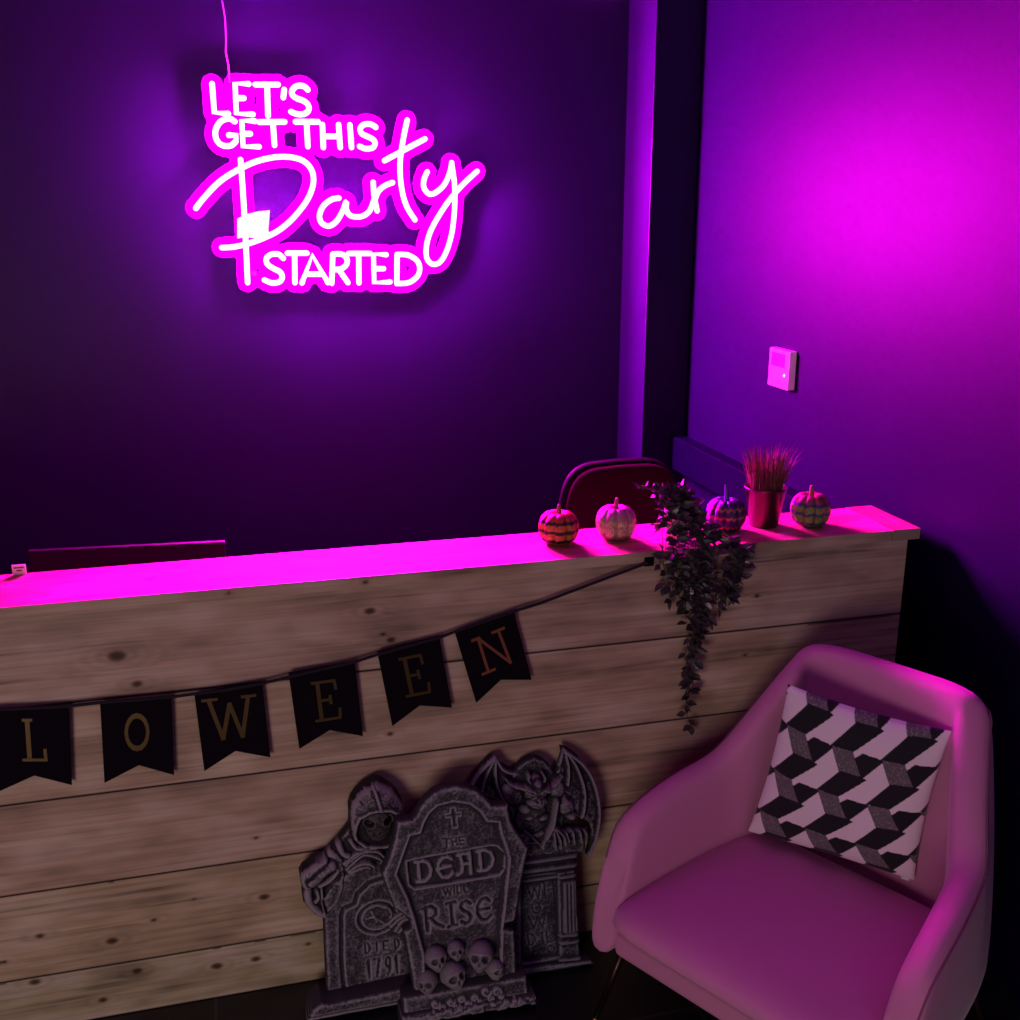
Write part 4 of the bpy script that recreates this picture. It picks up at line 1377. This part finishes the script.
# --- right gravestone with the winged gargoyle
def gargoyle_stone():
    lean = math.atan2(.09, .72)
    PL = Plane((.72, 2.390, .0), (1, -.02, 0), (0, math.sin(lean), math.cos(lean)))
    PL.lift = .030
    def A(pts): return PL.poly(pts, 7.286, 470, 740)
    def F_(pts): return PL.poly(pts, 3.1875, 290, 740)
    t = tomb_root('gravestone_prop', PL, 'right gravestone topped by a crouching winged gargoyle, with a fluted column at its edge')
    slab = F_([(640, 800), (640, 330), (700, 300), (940, 280), (942, 350), (915, 362), (912, 420), (918, 600), (928, 700), (930, 760), (700, 800)])
    pil = F_([(868, 450), (908, 446), (914, 605), (870, 612)])
    wings = [('w', 0)]

    def h(X, Y, sd):
        H = np.full(X.shape, .032)
        for y_, d_ in ((372, .010), (388, -.006), (402, .008), (418, -.006), (436, .006)):
            d = seg_dist(X, Y, F_([(650, y_ + 30), (925, y_ - 8)])); H += d_ * (1 - sstep(.002, .006, d))
        inn = F_([(735, 440), (855, 425), (862, 690), (735, 715)])
        H -= .009 * sstep(-.001, .004, sdf(X, Y, inn))
        sp_ = sdf(X, Y, pil)
        q = (X - PL.loc(290 + 868 / 3.1875, 740 + 450 / 3.1875)[0])
        H = np.where(sp_ > 0, .038 + .006 * np.abs(np.sin(q * 1000 * .30)), H)
        for y_ in (622, 645, 700):
            d = seg_dist(X, Y, F_([(860, y_), (928, y_ - 8)])); H += .008 * (1 - sstep(.003, .006, d))
        # worn lettering
        for ch, b in (('W', [(760, 470), (800, 462), (806, 508), (765, 515)]), ('H', [(808, 460), (845, 455), (850, 500), (813, 507)]),
                      ('O', [(770, 525), (800, 520), (806, 555), (776, 560)]), ('W', [(762, 565), (818, 556), (822, 600), (768, 608)]),
                      ('D', [(756, 625), (785, 620), (790, 655), (762, 660)]), ('I', [(800, 618), (812, 616), (816, 650), (804, 652)]), ('L', [(815, 615), (840, 610), (845, 645), (820, 650)]),
                      ('O', [(820, 662), (845, 658), (850, 680), (825, 685)])):
            d = stroke_field(X, Y, strokes_in_box(ch, F_(b))); H -= .004 * (1 - sstep(.0008, .003, d))
        return H
    relief('slab', PL, slab, h, t, seed=31, paint=(.014, .014, .018), dry=(.17, .17, .21))
    PL.lift = .048
    base = F_([(700, 735), (820, 722), (965, 704), (968, 745), (925, 762), (700, 800)])
    base[:, 1] = np.maximum(base[:, 1], .004)
    fl = F_([(640, 850), (640, 745), (820, 716), (962, 703), (970, 742), (925, 765), (700, 805)])
    fl[:, 1] = np.maximum(fl[:, 1], .004)
    relief('base', PL, fl, lambda X, Y, sd: np.full(X.shape, .048) - .006 * (1 - sstep(.001, .004, seg_dist(X, Y, F_([(700, 768), (968, 722)])))), t, seed=33, paint=(.016, .016, .022), dry=(.20, .20, .25))

    PL.lift = .030
    wing_r = [(640, 225), (680, 110), (672, 60), (720, 72), (790, 120), (850, 190), (905, 290), (940, 390), (960, 500), (962, 600), (940, 710), (905, 800), (868, 862), (858, 850), (880, 780), (885, 690), (870, 620), (815, 578), (790, 560), (745, 500), (700, 430), (640, 330), (610, 260)]
    wing_l = [(345, 230), (290, 215), (235, 185), (190, 122), (150, 135), (100, 185), (50, 250), (0, 330), (-20, 380), (80, 420), (150, 440), (250, 480), (300, 470), (360, 400), (400, 300)]
    rib_r = [[(690, 80), (760, 130), (830, 185), (890, 270), (930, 380), (950, 500), (945, 620), (915, 760), (870, 855)], [(700, 90), (770, 180), (820, 300), (840, 400), (835, 500), (818, 575)], [(695, 95), (718, 180), (722, 260), (715, 330)], [(680, 100), (650, 190), (590, 215)]]
    rib_l = [[(185, 130), (120, 190), (60, 260), (20, 330)], [(185, 135), (140, 220), (105, 310), (92, 385)], [(190, 140), (188, 230), (200, 340), (245, 445)], [(195, 140), (240, 215), (300, 245), (360, 250)]]
    for nm, o_, ribs in (('wing', wing_r, rib_r), ('wing', wing_l, rib_l)):
        def hw(X, Y, sd, ribs=ribs):
            H = np.full(X.shape, .020)
            for k, r_ in enumerate(ribs):
                H = up(H, .018, capsule_h(X, Y, A(r_), .0052 if k == 0 else .0042, .017))
            return H
        relief(nm, PL, A(o_), hw, t, seed=37, step=.002, paint=(.008, .006, .010), dry=(.26, .22, .28), rough=.6)
    body = A([(385, 720), (330, 640), (280, 500), (230, 400), (215, 350), (260, 300), (245, 265), (300, 280), (330, 230), (370, 180), (420, 150), (480, 130), (540, 150), (590, 195), (620, 240), (668, 245), (650, 285), (690, 310), (705, 360), (700, 410), (745, 440), (770, 510), (765, 550), (720, 575), (690, 600), (690, 640), (850, 645), (852, 690), (835, 700), (830, 820), (400, 860), (370, 800)])

    def hg(X, Y, sd):
        H = np.full(X.shape, .024)
        led = sdf(X, Y, A([(380, 860), (400, 700), (560, 655), (850, 645), (852, 690), (835, 700), (830, 830)]))
        H = np.maximum(H, np.where(led > 0, .040 - .008 * (Y < PL.loc(470 + 640 / 7.286, 740 + 720 / 7.286)[1]), 0))
        def E(px, py, rx, ry, hh, rot=0, b=.02):
            nonlocal H
            k = 2.66 / FPX / 7.286
            H = up(H, b, ell_h(X, Y, A([(px, py)])[0], rx * k, ry * k, hh, rot))
        E(450, 560, 130, 150, .026); E(310, 380, 85, 110, .030, .3); E(640, 370, 60, 80, .022, -.3); E(700, 470, 75, 95, .030, .3)
        E(400, 500, 60, 45, .030); E(425, 555, 55, 32, .030); E(520, 555, 60, 32, .030); E(730, 540, 42, 34, .040)
        E(473, 350, 104, 125, .048); E(475, 425, 84, 58, .062); E(475, 290, 40, 36, .058)
        E(412, 322, 42, 22, .060, -.25); E(540, 325, 42, 22, .060, .25); E(475, 395, 30, 22, .066)
        for pts, r_, hh in (([(390, 335), (320, 318)], .0080, .044), ([(320, 318), (285, 305)], .0055, .042), ([(285, 305), (252, 275)], .0030, .040), ([(560, 335), (610, 300)], .0080, .044), ([(610, 300), (638, 275)], .0055, .042), ([(638, 275), (665, 248)], .0030, .040),
                            ([(425, 290), (410, 265), (420, 235)], .0030, .046), ([(520, 280), (532, 258), (520, 228)], .0030, .046),
                            ([(620, 430), (605, 520), (590, 600), (545, 690)], .0095, .044), ([(590, 600), (600, 680), (610, 770)], .0052, .044),
                            ([(600, 620), (640, 700), (645, 765)], .0052, .044), ([(610, 620), (670, 680), (680, 740)], .0052, .044), ([(540, 690), (520, 740), (515, 765)], .0045, .042),
                            ([(690, 660), (710, 720)], .0042, .040), ([(740, 655), (745, 730)], .0050, .040), ([(790, 650), (800, 725)], .0050, .040), ([(830, 650), (845, 700)], .0050, .040),
                            ([(390, 650), (440, 690), (490, 735)], .0040, .036), ([(400, 720), (380, 740)], .004, .034)):
            H = up(H, .016, capsule_h(X, Y, A(pts), r_, hh))
        # face
        for pts, r_, hh in (([(378, 335), (415, 322), (452, 352)], .0035, .006), ([(496, 352), (532, 325), (570, 338)], .0035, .006), ([(410, 465), (425, 410), (455, 380)], .0028, .005), ([(495, 380), (530, 405), (545, 462)], .0028, .005)):
            H += capsule_h(X, Y, A(pts), r_, hh)
        for pts in ([(402, 348), (438, 360)], [(512, 358), (548, 346)], [(418, 448), (450, 432), (480, 440), (512, 432), (538, 446)], [(458, 404), (462, 408)], [(490, 404), (494, 408)]):
            d = seg_dist(X, Y, A(pts)); H -= .012 * (1 - sstep(.0006, .0034, d))
        return H
    relief('gargoyle_figure', PL, body, hg, t, seed=41, step=.002, paint=(.012, .011, .014), dry=(.22, .19, .23))
gargoyle_stone()

# ------------------------------------------------------------------ armchair
CH = dict(cx=.975, cy=1.798, ph=-1.069)
M_velvet = mat('pink_velvet', (.62, .24, .42), .85, spec=.12, sheen=.25)
add_bump(M_velvet, 260, .12, .001)
M_seam = mat('seam_thread', (.22, .08, .14), .9)


def armchair():
    t = empty('armchair', (CH['cx'], CH['cy'], 0), CH['ph'])
    tag(t, 'pink velvet tub armchair standing in front of the right end of the counter', 'armchair')
    # stations of the wrap-around shell: outer bottom (u, v), outer top (u, v, z), thickness
    half = [((-.390, .000), (-.395, .045, .470), .060),
            ((-.392, .040), (-.400, .085, .545), .066),
            ((-.388, .130), (-.398, .165, .585), .070),
            ((-.380, .250), (-.385, .280, .612), .072),
            ((-.370, .370), (-.358, .410, .640), .072),
            ((-.360, .470), (-.315, .485, .735), .074),
            ((-.340, .560), (-.270, .570, .858), .078),
            ((-.300, .620), (-.240, .628, .918), .082),
            ((-.190, .650), (-.165, .660, .930), .084),
            ((-.090, .658), (-.080, .668, .930), .084)]
    st = half + [((0, .660), (0, .670, .930), .084)] + [((-a[0], a[1]), (-b[0], b[1], b[2]), c) for a, b, c in half[::-1]]
    flat = [np.array([a[0], a[1], b[0], b[1], b[2], c]) for a, b, c in st]
    D_ = [q - np.array([0, 0, 0, 0, .014 * max(0, (q[3] - .5) / .1), 0]) if q[3] < .6 else q - np.array([0, 0, 0, 0, .014, 0]) for q in catmull(flat, 3)]
    rings = []
    n = len(D_)
    zb = .240
    for i, q in enumerate(D_):
        a = D_[max(i - 1, 0)]; b = D_[min(i + 1, n - 1)]
        def inw(k):
            tt = b[k:k + 2] - a[k:k + 2]; tt = tt / (np.linalg.norm(tt) + 1e-9)
            return np.array([tt[1], -tt[0]])
        def inw_s(k):
            acc = np.zeros(2)
            for m_i, wt in ((-3, .5), (-2, .8), (-1, 1), (0, 1), (1, 1), (2, .8), (3, .5)):
                j_ = min(max(i + m_i, 0), n - 1)
                a2 = D_[max(j_ - 1, 0)]; b2 = D_[min(j_ + 1, n - 1)]
                tt = b2[k:k + 2] - a2[k:k + 2]; tt = tt / (np.linalg.norm(tt) + 1e-9)
                acc += wt * np.array([tt[1], -tt[0]])
            return acc / np.linalg.norm(acc)
        nb_, nt_ = inw_s(0), inw_s(2)
        ob = np.array([q[0], q[1], zb]); ot = np.array([q[2], q[3], q[4]])
        th = q[5]
        ib = ob + np.array([nb_[0], nb_[1], 0]) * th; it = ot + np.array([nt_[0], nt_[1], 0]) * th
        R_ = []
        bulge = lambda s_: .012 * math.sin(math.pi * s_)
        for s_ in (0, .2, .4, .6, .8, .93):
            p = ob * (1 - s_) + ot * s_
            R_.append(p - np.array([nb_[0], nb_[1], 0]) * bulge(s_))
        for an in (150, 120, 90, 60, 30):
            r_ = th / 2; m_ = (ot + it) / 2
            base = m_ - np.array([0, 0, r_ * .62])
            R_.append(base + np.array([nt_[0], nt_[1], 0]) * r_ * math.cos(math.radians(an)) * 1.0 + np.array([0, 0, r_ * .75 * math.sin(math.radians(an))]))
        for s_ in (.93, .8, .6, .4, .2, 0):
            p = ib * (1 - s_) + it * s_
            R_.append(p + np.array([nb_[0], nb_[1], 0]) * bulge(s_) * .8)
        rings.append(R_)
    K = len(rings[0])
    # rounded front ends of the arms
    def cap_rings(r0, sgn):
        out = []
        c = np.mean(r0, 0)
        for s_, dv in ((.62, -.020), (.86, -.014), (.97, -.006)):
            o_ = []
            for p in r0:
                # shrink across the thickness and slightly at the top
                q = np.array(p)
                q[0] = c[0] + (p[0] - c[0]) * s_ + (0)
                w_ = (p[2] - zb) / .23
                q[2] = p[2] - (1 - s_) * .11 * w_ ** 2
                q[1] = p[1] + dv * (1 - .75 * w_ ** 2)
                o_.append(q)
            out.append(o_)
        return out
    rr = cap_rings(rings[0], 1) + rings + cap_rings(rings[-1], -1)[::-1]
    V = [p for r_ in rr for p in r_]; m_ = len(rr)
    F = [(i * K + k, i * K + (k + 1) % K, (i + 1) * K + (k + 1) % K, (i + 1) * K + k) for i in range(m_ - 1) for k in range(K)]
    F += [tuple(range(K - 1, -1, -1)), tuple((m_ - 1) * K + k for k in range(K))]
    mb = MB(); mb.add(V, F)
    sh = mb.build('shell', M_velvet, t, True)
    subsurf(sh, 1)
    # piped seams on the outer edge of the arms and back
    seam = [np.array(r_[6]) * .5 + np.array(r_[5]) * .5 for r_ in rings]
    seam = [p + (p - np.mean(r_, 0)) / (np.linalg.norm(p - np.mean(r_, 0)) + 1e-9) * .0035 for p, r_ in zip(seam, rings)]
    MB().tube(seam, .0022, 6).build('seam', M_seam, sh, True)
    # seat frame with front rail
    f = MB()
    f.v = [(x * (1 if y < .1 else .80), y, z) for z in (.238, .302) for y in (.004, .58) for x in (-.335, .335)]
    f.f = [(0, 2, 3, 1), (4, 5, 7, 6), (0, 1, 5, 4), (1, 3, 7, 5), (3, 2, 6, 7), (2, 0, 4, 6)]
    bevel(f.build('seat_frame', M_velvet, t, True), .018, 4)
    # seat cushion
    nu, nv = 56, 56
    V, F = [], []
    for side in (1, -1):
        for j in range(nv + 1):
            for i in range(nu + 1):
                u = -1 + 2 * i / nu; v = -1 + 2 * j / nv
                ex = 1 - abs(u) ** 10 * .0; e = max(abs(u), abs(v))
                rr_ = (abs(u) ** 8 + abs(v) ** 8) ** (1 / 8) + 1e-9
                k = e / rr_
                X_ = u * k * .334; Y_ = .255 + v * k * .300
                edge = (1 - e ** 6)
                th = .040 * math.sqrt(max(0, 1 - e ** 7)) + .014 * (1 - u * u) * (1 - v * v)
                X_ *= 1 - .10 * max(0, v) ** 2 * .6
                V.append((X_, Y_ - .012, .366 + (th if side > 0 else -.036 * math.sqrt(max(0, 1 - e ** 7)))))
    nn = (nu + 1) * (nv + 1)
    for j in range(nv):
        for i in range(nu):
            a = j * (nu + 1) + i
            F.append((a, a + 1, a + nu + 2, a + nu + 1))
            F.append((nn + a, nn + a + nu + 1, nn + a + nu + 2, nn + a + 1))
    cu = link_mesh('seat_cushion', V, F, M_velvet, t, True)
    bm = bmesh.new(); bm.from_mesh(cu.data); bmesh.ops.remove_doubles(bm, verts=bm.verts, dist=.0004); bm.to_mesh(cu.data); bm.free()
    cu.data.polygons.foreach_set('use_smooth', [True] * len(cu.data.polygons))
    for (x, y, dx, dy) in ((-.33, .05, -.05, -.03), (.33, .05, .05, -.03), (-.29, .56, -.05, .06), (.29, .56, .05, .06)):
        lg = MB().tube([(x, y, .245), (x + dx * 1.2, y + dy * 1.2, .012)], [.011, .007], 12).build('leg', M_dark, t, True)
        MB().tube([(x + dx * 1.2, y + dy * 1.2, .016), (x + dx * 1.26, y + dy * 1.26, .0)], [.0085, .0085], 12).build('foot_cap', M_brass, lg, True)
armchair()


def pillow():
    # corner positions: bottom rests on the seat, back edge leans on the chair back
    M_pil = vcol(mat('woven_pillow', (.5, .5, .5), .85, sheen=.2))
    add_bump(M_pil, 900, .3, .001)
    BL = on_axis(748, 831, 2, .425); BR = on_axis(914, 880, 2, .430)
    TLr, TRr = ray(788, 684), ray(952, 731)
    w = np.linalg.norm(BR - BL)
    def solve(r_, B, side):
        best = None
        for k in np.linspace(.2, 1.6, 2800):
            p = EYE + r_ / np.linalg.norm(r_) * (k + 1.2)
            d = abs(np.linalg.norm(p - B) - side)
            # prefer the farther (leaning back) solution
            if d < .0009: best = p
        return best
    side = w * 1.0
    TL = solve(TLr, BL, side); TR_ = solve(TRr, BR, side)
    if TL is None or TR_ is None:
        side = w * 1.12
        TL = solve(TLr, BL, side) if TL is None else TL
        TR_ = solve(TRr, BR, side) if TR_ is None else TR_
    print('PILLOW', BL, BR, TL, TR_, w)
    c0 = (BL + BR + TL + TR_) / 4
    ax = (BR - BL + TR_ - TL); ax /= np.linalg.norm(ax)
    ay = (TL - BL + TR_ - BR); ay -= ax * (ax @ ay); ay /= np.linalg.norm(ay)
    az = np.cross(ax, ay)
    t = empty('throw_pillow', c0)
    tag(t, 'square throw pillow with a black, grey and white geometric block pattern on the armchair', 'pillow')
    n = 250
    loc = lambda p: np.array([(p - c0) @ ax, (p - c0) @ ay, (p - c0) @ az])
    cs = [loc(TL), loc(TR_), loc(BR), loc(BL)]
    e1 = np.array([234., 73.]); e2 = np.array([-66., 199.])
    Minv = np.linalg.inv(np.array([e1, e2]).T)
    org = np.array([465., 285.])
    gray = np.array([(-3, -4), (98, 27), (142, 149), (36, 119)])
    blA = np.array([(-8, -6), (100, 29), (232, -46), (205, -62), (105, -90)])
    blB = np.array([(-128, -16), (-92, -36), (0, -3), (3, 8), (-92, 76)])
    U, W = np.meshgrid(np.linspace(0, 1, n), np.linspace(0, 1, n))
    px = np.stack([225 + U * 755 - W * 185, 60 + U * 225 + W * 675], -1)
    rel = px - org
    cell = rel @ Minv.T
    base = np.floor(cell)
    colr = np.zeros(U.shape + (3,)); colr[:] = (.88, .74, .82)
    for di in (-1, 0, 1, 2):
        for dj in (-1, 0, 1, 2):
            o_ = (base + np.array([di, dj]))
            q = rel - (o_[..., 0:1] * e1 + o_[..., 1:2] * e2)
            for poly, c in ((gray, (.13, .11, .125)), (blA, (.006, .005, .009)), (blB, (.006, .005, .009))):
                # point in polygon with per-pixel offset
                ins = inside(q[..., 0], q[..., 1], [tuple(p) for p in poly])
                colr[ins] = c
    sp_ = np.random.RandomState(4).rand(n, n)
    g = (np.abs(colr[..., 0] - .13) < .01) & (sp_ > .93)
    colr[g] = (.4, .34, .36)
    V, C = [], []
    for s_ in (1, -1):
        for j in range(n):
            for i in range(n):
                u, w_ = i / (n - 1), j / (n - 1)
                a, b = 2 * u - 1, 2 * w_ - 1
                # edges pulled in between the corners
                pinch = .055
                uu = .5 + .5 * a * (1 - pinch * (1 - b * b)); ww = .5 + .5 * b * (1 - pinch * (1 - a * a))
                p = (cs[0] * (1 - uu) + cs[1] * uu) * (1 - ww) + (cs[3] * (1 - uu) + cs[2] * uu) * ww
                th = .062 * ((1 - a * a) * (1 - b * b)) ** .42
                th += .002 * math.sin(9 * a + 4 * b) * (1 - a * a) * (1 - b * b)
                V.append((p[0], p[1], p[2] + s_ * th * (1 if s_ > 0 else .75)))
                C.append(tuple(colr[j, i]) if s_ > 0 else (.03, .025, .03))
    F = []
    for j in range(n - 1):
        for i in range(n - 1):
            a = j * n + i
            F.append((a, a + n, a + n + 1, a + 1))
            b = n * n + a
            F.append((b, b + 1, b + n + 1, b + n))
    o = link_mesh('pillow_cover', V, F, M_pil, t, True, np.array(C))
    m = Matrix.Identity(4)
    for i in range(3):
        m[i][0], m[i][1], m[i][2], m[i][3] = ax[i], ay[i], az[i], c0[i]
    t.matrix_world = m
    # sewn corner label
    q = cs[2]
    lb = MB().box(q[0] - .030, q[0] - .012, q[1] - .014, q[1] + .004, -.003, -.0015).build('sewn_label', M_paper, t)
pillow()
